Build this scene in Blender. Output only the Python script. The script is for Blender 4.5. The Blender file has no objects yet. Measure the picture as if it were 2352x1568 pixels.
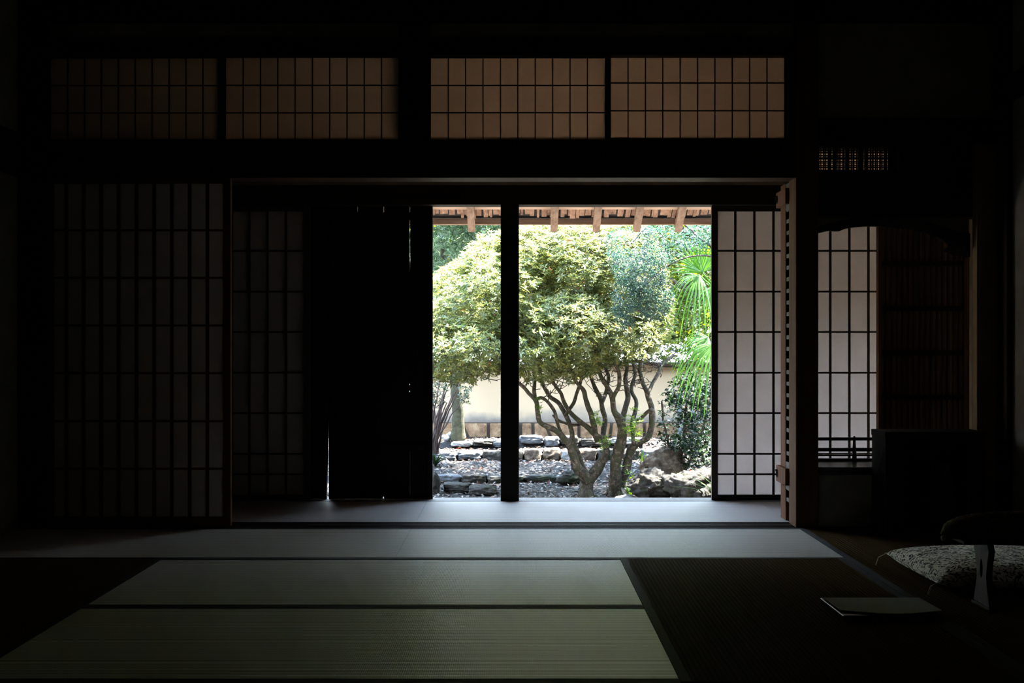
import bpy, bmesh, math, random
import numpy as np
from mathutils import Vector, noise, Matrix

random.seed(7)
RNG = np.random.default_rng(7)
F = 2841.0; CX, CY, H = 1180.0, 790.0, 0.908
COL = bpy.context.scene.collection

def P(x, y, d):
    return Vector(((x - CX) * d / F, d, H - (y - CY) * d / F))
Y0 = 6.12
S0 = Y0 / F
def Xf(x): return (x - CX) * S0
def Zf(y): return H - (y - CY) * S0
Y1 = 7.17
S1 = Y1 / F
def Xo(x): return (x - CX) * S1
def Zo(y): return H - (y - CY) * S1

# ------------------------------------------------------------------ materials
def new_mat(name):
    m = bpy.data.materials.new(name); m.use_nodes = True
    nt = m.node_tree; nt.nodes.clear()
    out = nt.nodes.new('ShaderNodeOutputMaterial')
    return m, nt, out
def N(nt, t, **kw):
    n = nt.nodes.new(t)
    for k, v in kw.items():
        if k.startswith('i_'):
            n.inputs[k[2:].replace('_', ' ')].default_value = v
        else:
            setattr(n, k, v)
    return n
def ramp(nt, cols, fac=None):
    r = nt.nodes.new('ShaderNodeValToRGB')
    e = r.color_ramp.elements
    while len(e) < len(cols): e.new(0.5)
    for i, (p, c) in enumerate(cols):
        e[i].position = p; e[i].color = (*c, 1)
    if fac is not None: nt.links.new(fac, r.inputs[0])
    return r

def wood(name, c1, c2, scale=(1, 1, 1), rough=0.6, grain='Z', spec=0.3):
    m, nt, out = new_mat(name)
    tc = N(nt, 'ShaderNodeTexCoord')
    mp = N(nt, 'ShaderNodeMapping')
    s = {'X': (1.5, 30, 30), 'Y': (30, 1.5, 30), 'Z': (30, 30, 1.5)}[grain]
    mp.inputs['Scale'].default_value = s
    nt.links.new(tc.outputs['Object'], mp.inputs[0])
    nz = N(nt, 'ShaderNodeTexNoise', i_Scale=1.0, i_Detail=6.0, i_Roughness=0.65)
    nt.links.new(mp.outputs[0], nz.inputs['Vector'])
    r = ramp(nt, [(0.3, c1), (0.7, c2)], nz.outputs['Fac'])
    b = N(nt, 'ShaderNodeBsdfPrincipled', i_Roughness=rough)
    b.inputs['Specular IOR Level'].default_value = spec
    nt.links.new(r.outputs[0], b.inputs['Base Color'])
    bp = N(nt, 'ShaderNodeBump', i_Strength=0.25, i_Distance=0.004)
    nt.links.new(nz.outputs['Fac'], bp.inputs['Height'])
    nt.links.new(bp.outputs[0], b.inputs['Normal'])
    nt.links.new(b.outputs[0], out.inputs[0])
    return m

def plain(name, c, rough=0.7, spec=0.3, metal=0.0, noise_amt=0.12, nscale=8, bump=0.0):
    m, nt, out = new_mat(name)
    tc = N(nt, 'ShaderNodeTexCoord')
    nz = N(nt, 'ShaderNodeTexNoise', i_Scale=float(nscale), i_Detail=5.0)
    nt.links.new(tc.outputs['Object'], nz.inputs['Vector'])
    lo = tuple(v * (1 - noise_amt) for v in c); hi = tuple(min(1, v * (1 + noise_amt)) for v in c)
    r = ramp(nt, [(0.35, lo), (0.65, hi)], nz.outputs['Fac'])
    b = N(nt, 'ShaderNodeBsdfPrincipled', i_Roughness=rough, i_Metallic=metal)
    b.inputs['Specular IOR Level'].default_value = spec
    nt.links.new(r.outputs[0], b.inputs['Base Color'])
    if bump:
        bp = N(nt, 'ShaderNodeBump', i_Strength=0.5, i_Distance=bump)
        nt.links.new(nz.outputs['Fac'], bp.inputs['Height']); nt.links.new(bp.outputs[0], b.inputs['Normal'])
    nt.links.new(b.outputs[0], out.inputs[0])
    return m

def paper_mat(name, c, trans=0.5):
    m, nt, out = new_mat(name)
    tc = N(nt, 'ShaderNodeTexCoord')
    nz = N(nt, 'ShaderNodeTexNoise', i_Scale=9.0, i_Detail=8.0, i_Roughness=0.7)
    nt.links.new(tc.outputs['Object'], nz.inputs['Vector'])
    r = ramp(nt, [(0.3, tuple(v * 0.93 for v in c)), (0.7, c)], nz.outputs['Fac'])
    d = N(nt, 'ShaderNodeBsdfDiffuse'); t = N(nt, 'ShaderNodeBsdfTranslucent')
    nt.links.new(r.outputs[0], d.inputs[0]); nt.links.new(r.outputs[0], t.inputs[0])
    mx = N(nt, 'ShaderNodeMixShader'); mx.inputs[0].default_value = trans
    nt.links.new(d.outputs[0], mx.inputs[1]); nt.links.new(t.outputs[0], mx.inputs[2])
    nt.links.new(mx.outputs[0], out.inputs[0])
    return m

def tatami_mat(name, c1, c2, spec, rough, aniso, sheen=0.0):
    """rush mat: fine ridges run along the mat's long (local X) axis"""
    m, nt, out = new_mat(name)
    tc = N(nt, 'ShaderNodeTexCoord')
    sep = N(nt, 'ShaderNodeSeparateXYZ'); nt.links.new(tc.outputs['Object'], sep.inputs[0])
    def math_(op, a, b=None):
        n = N(nt, 'ShaderNodeMath', operation=op)
        if isinstance(a, (int, float)): n.inputs[0].default_value = a
        else: nt.links.new(a, n.inputs[0])
        if b is not None:
            if isinstance(b, (int, float)): n.inputs[1].default_value = b
            else: nt.links.new(b, n.inputs[1])
        return n.outputs[0]
    ridge = math_('SINE', math_('MULTIPLY', sep.outputs['Y'], 2 * math.pi / 0.0155))
    weave = math_('SINE', math_('MULTIPLY', sep.outputs['X'], 2 * math.pi / 0.006))
    mp = N(nt, 'ShaderNodeMapping'); mp.inputs['Scale'].default_value = (1.2, 60, 1)
    nt.links.new(tc.outputs['Object'], mp.inputs[0])
    nz = N(nt, 'ShaderNodeTexNoise', i_Scale=1.0, i_Detail=4.0)
    nt.links.new(mp.outputs[0], nz.inputs['Vector'])
    nz2 = N(nt, 'ShaderNodeTexNoise', i_Scale=220.0, i_Detail=2.0)
    nt.links.new(tc.outputs['Object'], nz2.inputs['Vector'])
    mixf = math_('ADD', math_('MULTIPLY', nz.outputs['Fac'], 0.6), math_('MULTIPLY', nz2.outputs['Fac'], 0.4))
    r = ramp(nt, [(0.35, c1), (0.62, c2)], mixf)
    mul = N(nt, 'ShaderNodeMixRGB', blend_type='MULTIPLY'); mul.inputs[0].default_value = 1
    rr = ramp(nt, [(0.0, (0.55, 0.55, 0.55)), (0.45, (1, 1, 1))], math_('MULTIPLY_ADD', ridge, 0.5))
    nt.nodes[-2].inputs[2].default_value = 0.5 if nt.nodes[-2].type == 'MATH' else 0
    for n in nt.nodes:
        if n.type == 'MATH' and n.operation == 'MULTIPLY_ADD': n.inputs[2].default_value = 0.5
    nt.links.new(r.outputs[0], mul.inputs[1]); nt.links.new(rr.outputs[0], mul.inputs[2])
    b = N(nt, 'ShaderNodeBsdfPrincipled', i_Roughness=rough)
    b.inputs['Specular IOR Level'].default_value = spec
    b.inputs['Anisotropic'].default_value = aniso
    b.inputs['Sheen Weight'].default_value = sheen; b.inputs['Sheen Roughness'].default_value = 0.25
    vt = N(nt, 'ShaderNodeVectorTransform', vector_type='VECTOR', convert_from='OBJECT', convert_to='WORLD')
    vt.inputs[0].default_value = (1, 0, 0)
    nt.links.new(vt.outputs[0], b.inputs['Tangent'])
    hgt = math_('ADD', ridge, math_('MULTIPLY', weave, 0.35))
    hgt = math_('ADD', hgt, math_('MULTIPLY', nz.outputs['Fac'], 1.5))
    bp = N(nt, 'ShaderNodeBump', i_Strength=0.35, i_Distance=0.0012)
    nt.links.new(hgt, bp.inputs['Height']); nt.links.new(bp.outputs[0], b.inputs['Normal'])
    nt.links.new(mul.outputs[0], b.inputs['Base Color'])
    nt.links.new(b.outputs[0], out.inputs[0])
    return m

def leaf_mat(name, cols, trans=0.45, rough=0.45, spec=0.4):
    m, nt, out = new_mat(name)
    at = N(nt, 'ShaderNodeAttribute', attribute_name='tint')
    r = ramp(nt, cols, at.outputs['Fac'])
    b = N(nt, 'ShaderNodeBsdfPrincipled', i_Roughness=rough)
    b.inputs['Specular IOR Level'].default_value = spec
    nt.links.new(r.outputs[0], b.inputs['Base Color'])
    t = N(nt, 'ShaderNodeBsdfTranslucent')
    hs = N(nt, 'ShaderNodeHueSaturation', i_Hue=0.485, i_Saturation=1.15, i_Value=1.5)
    nt.links.new(r.outputs[0], hs.inputs['Color']); nt.links.new(hs.outputs[0], t.inputs[0])
    mx = N(nt, 'ShaderNodeMixShader'); mx.inputs[0].default_value = trans
    nt.links.new(b.outputs[0], mx.inputs[1]); nt.links.new(t.outputs[0], mx.inputs[2])
    nt.links.new(mx.outputs[0], out.inputs[0])
    return m

def rock_mat(name, cols, scale=6.0, moss=None):
    m, nt, out = new_mat(name)
    tc = N(nt, 'ShaderNodeTexCoord')
    nz = N(nt, 'ShaderNodeTexNoise', i_Scale=scale, i_Detail=9.0, i_Roughness=0.7)
    nt.links.new(tc.outputs['Object'], nz.inputs['Vector'])
    r = ramp(nt, cols, nz.outputs['Fac'])
    b = N(nt, 'ShaderNodeBsdfPrincipled', i_Roughness=0.85)
    b.inputs['Specular IOR Level'].default_value = 0.25
    col = r.outputs[0]
    if moss:
        nz2 = N(nt, 'ShaderNodeTexNoise', i_Scale=scale * 0.6, i_Detail=5.0)
        nt.links.new(tc.outputs['Object'], nz2.inputs['Vector'])
        rr = ramp(nt, [(0.48, (0, 0, 0)), (0.6, (1, 1, 1))], nz2.outputs['Fac'])
        mx = N(nt, 'ShaderNodeMixRGB'); mx.inputs[2].default_value = (*moss, 1)
        nt.links.new(rr.outputs[0], mx.inputs[0]); nt.links.new(col, mx.inputs[1]); col = mx.outputs[0]
    nt.links.new(col, b.inputs['Base Color'])
    bp = N(nt, 'ShaderNodeBump', i_Strength=0.8, i_Distance=0.02)
    nt.links.new(nz.outputs['Fac'], bp.inputs['Height']); nt.links.new(bp.outputs[0], b.inputs['Normal'])
    nt.links.new(b.outputs[0], out.inputs[0])
    return m

M = {}
M['dark_wood'] = wood('dark_wood', (0.016, 0.010, 0.007), (0.036, 0.022, 0.014), grain='Z', spec=0.1)
M['dark_wood_x'] = wood('dark_wood_x', (0.014, 0.009, 0.006), (0.032, 0.019, 0.012), grain='X', spec=0.08)
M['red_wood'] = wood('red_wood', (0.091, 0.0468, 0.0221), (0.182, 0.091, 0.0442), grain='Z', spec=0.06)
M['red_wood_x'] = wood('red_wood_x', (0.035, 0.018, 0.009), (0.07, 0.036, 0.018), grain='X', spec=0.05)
M['door_wood'] = wood('door_wood', (0.115, 0.05175, 0.0276), (0.23, 0.1035, 0.0552), grain='Z', spec=0.06)
M['slat_wood'] = wood('slat_wood', (0.096, 0.088, 0.08), (0.16, 0.144, 0.132), grain='Y')
M['kumiko'] = wood('kumiko', (0.025, 0.016, 0.012), (0.06, 0.04, 0.03), grain='Z')
M['black_lacquer'] = plain('black_lacquer', (0.008, 0.007, 0.007), rough=0.25, spec=0.5)
M['rafter'] = wood('rafter', (0.1806, 0.09936, 0.06321), (0.4154, 0.2709, 0.1806), grain='Y', rough=0.8)
M['batten'] = wood('batten', (0.3978, 0.2448, 0.153), (0.765, 0.5202, 0.3672), grain='X', rough=0.8)
M['bark'] = wood('bark', (0.18, 0.08438, 0.05063), (0.5625, 0.3375, 0.2137), grain='Y', rough=0.9)
M['roof'] = plain('roof', (0.06, 0.05, 0.045), rough=0.9, noise_amt=0.3)
M['plaster_in'] = plain('plaster_in', (0.39, 0.364, 0.312), rough=0.95, spec=0.1)
M['plaster_corridor'] = plain('plaster_corridor', (0.33, 0.3, 0.252), rough=0.95, spec=0.1)
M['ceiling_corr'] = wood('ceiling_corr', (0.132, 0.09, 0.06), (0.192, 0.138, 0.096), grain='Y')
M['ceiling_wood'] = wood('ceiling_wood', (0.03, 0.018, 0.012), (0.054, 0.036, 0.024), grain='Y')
M['paper'] = paper_mat('paper', (0.66, 0.61, 0.58), 0.48)
M['paper_old'] = paper_mat('paper_old', (0.84, 0.67, 0.52), 0.5)
M['heri'] = plain('heri', (0.020, 0.021, 0.026), rough=0.8, spec=0.2, nscale=200)
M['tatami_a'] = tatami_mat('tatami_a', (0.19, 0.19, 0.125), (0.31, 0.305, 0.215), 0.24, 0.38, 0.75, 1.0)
M['tatami_darkened'] = tatami_mat('tatami_darkened', (0.056, 0.0352, 0.016), (0.096, 0.064, 0.0288), 0.02, 0.7, 0.7)  # base colour darkened to imitate the sheen that lengthwise mats lack
M['tatami_c'] = tatami_mat('tatami_c', (0.36, 0.36, 0.36), (0.46, 0.46, 0.46), 0.2, 0.45, 0.7)
M['leg_wood'] = wood('leg_wood', (0.05, 0.045, 0.04), (0.08, 0.07, 0.065), grain='Z')
M['smoked_wood'] = wood('smoked_wood', (0.008, 0.005, 0.004), (0.018, 0.011, 0.008), grain='Z', spec=0.12)
M['black_wood'] = plain('black_wood', (0.010, 0.008, 0.007), rough=0.6, spec=0.15, nscale=20)
M['iron'] = plain('iron', (0.02, 0.02, 0.02), rough=0.4, metal=1.0)
M['azalea'] = leaf_mat('azalea', [(0.0, (0.042, 0.060, 0.020)), (0.35, (0.085, 0.105, 0.034)), (0.75, (0.165, 0.170, 0.052)), (0.96, (0.22, 0.195, 0.06)), (0.985, (0.28, 0.14, 0.05)), (1.0, (0.32, 0.10, 0.04))], 0.5, 0.38, 0.45)
M['azalea2'] = leaf_mat('azalea2', [(0.0, (0.038, 0.052, 0.019)), (0.35, (0.072, 0.090, 0.031)), (0.75, (0.135, 0.142, 0.046)), (0.96, (0.20, 0.175, 0.055)), (0.985, (0.28, 0.14, 0.05)), (1.0, (0.32, 0.10, 0.04))], 0.5, 0.38, 0.45)
M['broadleaf'] = leaf_mat('broadleaf', [(0.0, (0.025, 0.055, 0.022)), (0.5, (0.05, 0.09, 0.045)), (1.0, (0.12, 0.16, 0.09))])
M['brown_board'] = wood('brown_board', (0.22, 0.15, 0.09), (0.34, 0.24, 0.15), grain='Z', spec=0.1)
M['pale_post'] = wood('pale_post', (0.24, 0.16, 0.085), (0.40, 0.27, 0.15), grain='Z', spec=0.1)
M['bluegreen'] = leaf_mat('bluegreen', [(0.0, (0.006567, 0.01859, 0.01312)), (0.5, (0.01312, 0.03063, 0.02188)), (1.0, (0.02625, 0.04595, 0.02845))])
M['yellowgreen'] = leaf_mat('yellowgreen', [(0.0, (0.018, 0.036, 0.0072)), (0.5, (0.0396, 0.0684, 0.0108)), (0.95, (0.0936, 0.1152, 0.018)), (1.0, (0.18, 0.1368, 0.0216))])
M['camellia'] = leaf_mat('camellia', [(0.0, (0.004, 0.011, 0.004)), (0.7, (0.010, 0.024, 0.009)), (1.0, (0.035, 0.07, 0.018))], trans=0.15, rough=0.35, spec=0.22)
M['palm'] = leaf_mat('palm', [(0.0, (0.0294, 0.084, 0.0168)), (0.5, (0.0504, 0.1386, 0.0168)), (1.0, (0.084, 0.189, 0.0252))], trans=0.5)
M['fresh'] = leaf_mat('fresh', [(0.0, (0.042, 0.1008, 0.0126)), (1.0, (0.1092, 0.168, 0.0252))], trans=0.5)
M['litter'] = leaf_mat('litter', [(0.0, (0.012, 0.008, 0.005)), (0.3, (0.035, 0.024, 0.017)), (0.6, (0.085, 0.068, 0.055)), (0.86, (0.15, 0.13, 0.115)), (0.93, (0.085, 0.022, 0.012)), (1.0, (0.11, 0.055, 0.018))], trans=0.15)
M['azalea_bark'] = rock_mat('azalea_bark', [(0.36, (0.010, 0.007, 0.004)), (0.5, (0.030, 0.021, 0.013)), (0.64, (0.11, 0.083, 0.06))], 34, moss=(0.026, 0.027, 0.010))
M['mossy_bark'] = rock_mat('mossy_bark', [(0.3, (0.01485, 0.01485, 0.007425)), (0.5, (0.03861, 0.03713, 0.01931)), (0.7, (0.06683, 0.06237, 0.03861))], 16)
M['dark_bark'] = rock_mat('dark_bark', [(0.3, (0.02, 0.015, 0.012)), (0.7, (0.07, 0.05, 0.04))], 20)
M['fibre'] = rock_mat('fibre', [(0.3, (0.08, 0.035, 0.02)), (0.7, (0.25, 0.13, 0.08))], 40)
M['stem'] = rock_mat('stem', [(0.3, (0.0252, 0.0162, 0.0144)), (0.7, (0.0648, 0.0432, 0.036))], 20)
M['rock_grey'] = rock_mat('rock_grey', [(0.36, (0.00396, 0.00363, 0.00297)), (0.5, (0.01485, 0.0132, 0.01122)), (0.64, (0.0429, 0.0396, 0.03465))], 22, moss=(0.01155, 0.01089, 0.00462))
M['rock_brown'] = rock_mat('rock_brown', [(0.36, (0.021, 0.01365, 0.0084)), (0.5, (0.05775, 0.042, 0.02835)), (0.64, (0.126, 0.09975, 0.0735))], 14)
M['rock_blue'] = rock_mat('rock_blue', [(0.3, (0.0216, 0.0243, 0.02835)), (0.5, (0.0405, 0.04455, 0.04995)), (0.72, (0.0702, 0.07422, 0.0783))], 6)
M['rock_dark'] = rock_mat('rock_dark', [(0.3, (0.007, 0.007, 0.0063)), (0.5, (0.0182, 0.0182, 0.0154)), (0.72, (0.042, 0.042, 0.0392))], 7, moss=(0.0084, 0.0112, 0.0042))
M['rock_white'] = rock_mat('rock_white', [(0.3, (0.105, 0.105, 0.1008)), (0.7, (0.1575, 0.1575, 0.1533))], 6)
M['soil'] = rock_mat('soil', [(0.3, (0.002025, 0.001755, 0.001485)), (0.5, (0.0054, 0.00459, 0.00405)), (0.7, (0.0108, 0.009783, 0.008775))], 28)
M['base_stone'] = rock_mat('base_stone', [(0.36, (0.085, 0.048, 0.024)), (0.52, (0.155, 0.098, 0.055)), (0.66, (0.24, 0.165, 0.10))], 12)
M['tile'] = plain('tile', (0.27, 0.276, 0.288), rough=0.5, spec=0.5)
M['mortar'] = plain('mortar', (0.035, 0.027, 0.02), rough=0.9)
M['post_grey'] = plain('post_grey', (0.10, 0.11, 0.13), rough=0.7)
M['sheet'] = plain('sheet', (0.372, 0.372, 0.378), rough=0.8, noise_amt=0.03)

def wall_plaster():
    m, nt, out = new_mat('cream_plaster')
    tc = N(nt, 'ShaderNodeTexCoord')
    sep = N(nt, 'ShaderNodeSeparateXYZ'); nt.links.new(tc.outputs['Object'], sep.inputs[0])
    nz = N(nt, 'ShaderNodeTexNoise', i_Scale=2.6, i_Detail=6.0)
    nt.links.new(tc.outputs['Object'], nz.inputs['Vector'])
    # splash dirt along the foot of the wall (a stain on the plaster)
    ad = N(nt, 'ShaderNodeMath', operation='MULTIPLY_ADD'); ad.inputs[1].default_value = -0.42
    nt.links.new(nz.outputs['Fac'], ad.inputs[0]); nt.links.new(sep.outputs['Z'], ad.inputs[2])
    r = ramp(nt, [(0.0, (0.10, 0.088, 0.075)), (0.06, (0.18, 0.152, 0.12)), (0.16, (0.32, 0.25, 0.165))], ad.outputs[0])
    ad2 = N(nt, 'ShaderNodeMath', operation='ADD'); ad2.inputs[1].default_value = 0.20
    nt.links.new(ad.outputs[0], ad2.inputs[0]); nt.links.new(ad2.outputs[0], r.inputs[0])
    b = N(nt, 'ShaderNodeBsdfPrincipled', i_Roughness=0.95)
    nt.links.new(r.outputs[0], b.inputs['Base Color']); nt.links.new(b.outputs[0], out.inputs[0])
    return m
M['cream_plaster'] = wall_plaster()

def brocade(name, c1, c2, scale, thr):
    m, nt, out = new_mat(name)
    tc = N(nt, 'ShaderNodeTexCoord')
    vo = N(nt, 'ShaderNodeTexNoise', i_Scale=scale, i_Detail=3.0, i_Distortion=2.5)
    nt.links.new(tc.outputs['Object'], vo.inputs['Vector'])
    r = ramp(nt, [(thr - 0.03, c1), (thr + 0.03, c2)], vo.outputs['Fac'])
    b = N(nt, 'ShaderNodeBsdfPrincipled', i_Roughness=0.8)
    b.inputs['Specular IOR Level'].default_value = 0.2
    b.inputs['Sheen Weight'].default_value = 1.0; b.inputs['Sheen Roughness'].default_value = 0.35
    nt.links.new(r.outputs[0], b.inputs['Sheen Tint'])
    nt.links.new(r.outputs[0], b.inputs['Base Color']); nt.links.new(b.outputs[0], out.inputs[0])
    return m
M['zabuton'] = brocade('zabuton', (0.03, 0.03, 0.035), (0.95, 0.93, 0.86), 34.0, 0.475)
M['brocade'] = brocade('brocade', (0.015, 0.010, 0.008), (0.16, 0.10, 0.05), 45.0, 0.55)

# ------------------------------------------------------------------ mesh helpers
def link(o, parent=None):
    COL.objects.link(o)
    if parent is not None: o.parent = parent
    return o
def tag(o, label=None, cat=None, group=None, kind=None):
    if label: o['label'] = label
    if cat: o['category'] = cat
    if group: o['group'] = group
    if kind: o['kind'] = kind
    return o
def empty(name, loc=(0, 0, 0), label=None, cat=None, group=None, rz=0.0):
    o = bpy.data.objects.new(name, None); COL.objects.link(o)
    o.location = loc; o.rotation_euler = (0, 0, rz); o.empty_display_size = 0.1
    return tag(o, label, cat, group)

class MB:
    def __init__(self, origin=(0, 0, 0)):
        self.v = []; self.f = []; self.o = Vector(origin)
    def add(self, vs, fs):
        b = len(self.v)
        self.v += [tuple(Vector(p) - self.o) for p in vs]
        self.f += [tuple(b + i for i in f) for f in fs]
        return self
    def box(self, x0, x1, y0, y1, z0, z1):
        if x0 > x1: x0, x1 = x1, x0
        if z0 > z1: z0, z1 = z1, z0
        vs = [(x0, y0, z0), (x1, y0, z0), (x1, y1, z0), (x0, y1, z0), (x0, y0, z1), (x1, y0, z1), (x1, y1, z1), (x0, y1, z1)]
        return self.add(vs, [(0, 3, 2, 1), (4, 5, 6, 7), (0, 1, 5, 4), (1, 2, 6, 5), (2, 3, 7, 6), (3, 0, 4, 7)])
    def hexa(self, bottom4, top4):
        return self.add(list(bottom4) + list(top4), [(0, 3, 2, 1), (4, 5, 6, 7), (0, 1, 5, 4), (1, 2, 6, 5), (2, 3, 7, 6), (3, 0, 4, 7)])
    def tube(self, pts, rad, n=7, cap=True):
        pts = [Vector(p) for p in pts]
        if not hasattr(rad, '__len__'): rad = [rad] * len(pts)
        t0 = (pts[1] - pts[0]).normalized()
        ref = Vector((0, 0, 1)) if abs(t0.z) < 0.9 else Vector((1, 0, 0))
        u = t0.cross(ref).normalized()
        rings = []; vs = []
        for i, p in enumerate(pts):
            a = pts[max(0, i - 1)]; b = pts[min(len(pts) - 1, i + 1)]
            t = (b - a)
            t = t.normalized() if t.length > 1e-9 else t0
            u = (u - t * u.dot(t))
            u = u.normalized() if u.length > 1e-6 else t.orthogonal().normalized()
            w = t.cross(u)
            rings.append(len(vs))
            for k in range(n):
                a_ = 2 * math.pi * k / n
                vs.append(p + (u * math.cos(a_) + w * math.sin(a_)) * rad[i])
        fs = []
        for i in range(len(pts) - 1):
            for k in range(n):
                k2 = (k + 1) % n
                fs.append((i * n + k, i * n + k2, (i + 1) * n + k2, (i + 1) * n + k))
        if cap:
            fs.append(tuple(range(n - 1, -1, -1))); fs.append(tuple(range((len(pts) - 1) * n, len(pts) * n)))
        return self.add(vs, fs)
    def prism(self, outline, axis, a, b):
        """extrude a 2-D outline along axis from a to b. axis 'Y': outline is (x,z); 'X': (y,z); 'Z': (x,y)"""
        def mk(p, t):
            return {'Y': (p[0], t, p[1]), 'X': (t, p[0], p[1]), 'Z': (p[0], p[1], t)}[axis]
        n = len(outline)
        vs = [mk(p, a) for p in outline] + [mk(p, b) for p in outline]
        fs = [tuple(range(n)), tuple(range(2 * n - 1, n - 1, -1))]
        for i in range(n):
            j = (i + 1) % n
            fs.append((i, i + n, j + n, j))
        return self.add(vs, fs)
    def build(self, name, mat, parent=None, smooth=False, bevel=0.0, fix=True):
        me = bpy.data.meshes.new(name)
        me.from_pydata(self.v, [], self.f); me.update()
        if fix:
            bm = bmesh.new(); bm.from_mesh(me)
            bmesh.ops.recalc_face_normals(bm, faces=bm.faces); bm.to_mesh(me); bm.free()
        me.materials.append(mat)
        if smooth: me.polygons.foreach_set('use_smooth', [True] * len(me.polygons))
        o = bpy.data.objects.new(name, me); link(o, parent)
        if parent is None: o.location = self.o
        if bevel:
            md = o.modifiers.new('Bevel', 'BEVEL'); md.width = bevel; md.segments = 2; md.limit_method = 'ANGLE'
        return o
def struct(mb, name, mat, bevel=0.0):
    o = mb.build(name, mat, None, bevel=bevel); o['kind'] = 'structure'; return o

def smooth_poly(pts, rad, k=3):
    """Catmull-Rom through points and radii"""
    pts = [Vector(p) for p in pts]; op = []; orr = []
    n = len(pts)
    for i in range(n - 1):
        p0 = pts[max(0, i - 1)]; p1 = pts[i]; p2 = pts[i + 1]; p3 = pts[min(n - 1, i + 2)]
        for j in range(k):
            t = j / k
            op.append(0.5 * ((2 * p1) + (p2 - p0) * t + (2 * p0 - 5 * p1 + 4 * p2 - p3) * t * t + (3 * p1 - p0 - 3 * p2 + p3) * t ** 3))
            orr.append(rad[i] * (1 - t) + rad[i + 1] * t)
    op.append(pts[-1]); orr.append(rad[-1])
    return op, orr

# ------------------------------------------------------------------ the room shell
WL, WR = -2.45, 2.39
struct(MB((0, 2, 0)).box(-2.6, 3.3, -2.6, 7.30, -0.14, -0.055), 'floor', M['dark_wood_x'])
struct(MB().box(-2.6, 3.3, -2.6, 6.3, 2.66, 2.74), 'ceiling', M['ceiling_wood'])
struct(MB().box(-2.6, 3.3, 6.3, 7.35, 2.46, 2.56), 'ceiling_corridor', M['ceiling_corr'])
b = MB((WL, 2, 0)); b.box(WL - 0.12, WL, -2.6, 7.3, -0.1, 2.7); struct(b, 'wall_left', M['plaster_in'])
b = MB((WR, 2, 0)); b.box(WR, WR + 0.12, -2.6, 6.25, -0.1, 2.7); struct(b, 'wall_right', M['plaster_in'])
struct(MB((WL, 6.8, 0)).box(WL, WL + 0.02, 6.285, 7.19, 0.0, 2.46), 'wall_added_dark_lining', M['dark_wood'])  # dark lining added at the unseen corridor end to cut bounce light
b = MB(); b.box(-2.6, 3.3, -2.72, -2.6, -0.1, 2.7); struct(b, 'wall_back', M['plaster_in'])
b = MB(); b.box(3.18, 3.3, 6.25, 7.3, -0.1, 2.7); struct(b, 'wall_corridor_end', M['plaster_in'])
# front wall (between room and corridor): plaster fields
YF, YB = 6.155, 6.215
b = MB((0, YF, 0))
b.box(Xf(105), Xf(915), YF, YB, Zf(85), Zf(50)); b.box(Xf(985), Xf(1826), YF, YB, Zf(85), Zf(50))
b.box(Xf(1880), WR, YF, YB, Zf(272), Zf(40))
b.box(Xf(1884), WR, YF, YB, 0.0, Zf(1090))
b.box(WR + 0.12, 3.3, YF, YB, 0.0, 2.7)
struct(b, 'wall_front', M['plaster_in'])
# timber of the front wall, each member a trim
def trim(n, mb, mat='dark_wood', bevel=0.003): return struct(mb, 'trim_%d' % n, M[mat], bevel)
trim(1, MB((Xf(85), Y0, 0)).box(WL, Xf(106), Y0 - 0.02, 6.26, 0, 2.66))                       # left pillar
trim(2, MB((Xf(1853), Y0, 0)).box(Xf(1828), Xf(1880), Y0, 6.275, 0.0, 2.66), 'red_wood')        # right pillar
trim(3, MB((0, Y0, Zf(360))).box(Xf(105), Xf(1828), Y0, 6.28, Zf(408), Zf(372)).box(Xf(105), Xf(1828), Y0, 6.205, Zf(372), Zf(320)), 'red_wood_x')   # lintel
trim(4, MB((0, Y0, 2.4)).box(Xf(105), Xf(1828), Y0, 6.26, Zf(126), Zf(84)), 'dark_wood_x')
trim(5, MB((0, Y0, 2.6)).box(WL, WR, Y0, 6.28, Zf(50), 2.66), 'dark_wood_x')
trim(6, MB((Xf(951), Y0, 2.2)).box(Xf(915), Xf(987), Y0 - 0.005, 6.26, Zf(320), Zf(50)))
trim(7, MB((Xf(505), Y0, 2.1)).box(Xf(499), Xf(511), Y0 + 0.01, 6.2, Zf(320), Zf(126)))
trim(8, MB((Xf(1397), Y0, 2.1)).box(Xf(1391), Xf(1403), Y0 + 0.01, 6.2, Zf(320), Zf(126)))
trim(23, MB((Xf(1820), Y0, 2.1)).box(Xf(1812), Xf(1829), 6.135, 6.25, Zf(320), Zf(126)))
trim(9, MB((2.0, Y0, 1.96)).box(Xf(1880), WR, Y0 - 0.012, 6.26, Zf(335), Zf(272)), 'dark_wood_x')
trim(10, MB((2.0, Y0, 1.7)).box(Xf(1880), WR, Y0, 6.26, Zf(497), Zf(392)), 'dark_wood_x')
trim(11, MB((2.3, 6.07, 0)).box(2.262, 2.388, 6.04, 6.10, 0.0, Zf(335)), 'pale_post')           # slim lit post by the right wall
# sliding track between room and corridor with grooves
b = MB((0, 6.2, 0))
b.box(Xf(105), Xf(1828), 6.105, 6.29, -0.055, -0.004)
for yy in (6.105, 6.145, 6.190, 6.235, 6.275):
    b.box(Xf(105), Xf(1828), yy, yy + 0.016, -0.004, 0.004)
trim(12, b, 'dark_wood_x', 0)
# rails on the side walls
trim(13, MB((WL, 3, 1.8)).box(WL, WL + 0.035, -2.6, 6.10, 1.73, 1.94), 'dark_wood_x')
trim(14, MB((WR, 3, 2.1)).box(WR - 0.035, WR, -2.6, 6.10, 2.07, 2.19), 'dark_wood_x')
trim(15, MB((WR, 5.95, 0)).box(WR - 0.03, WR, 5.92, 6.10, 0, 2.66))
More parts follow.
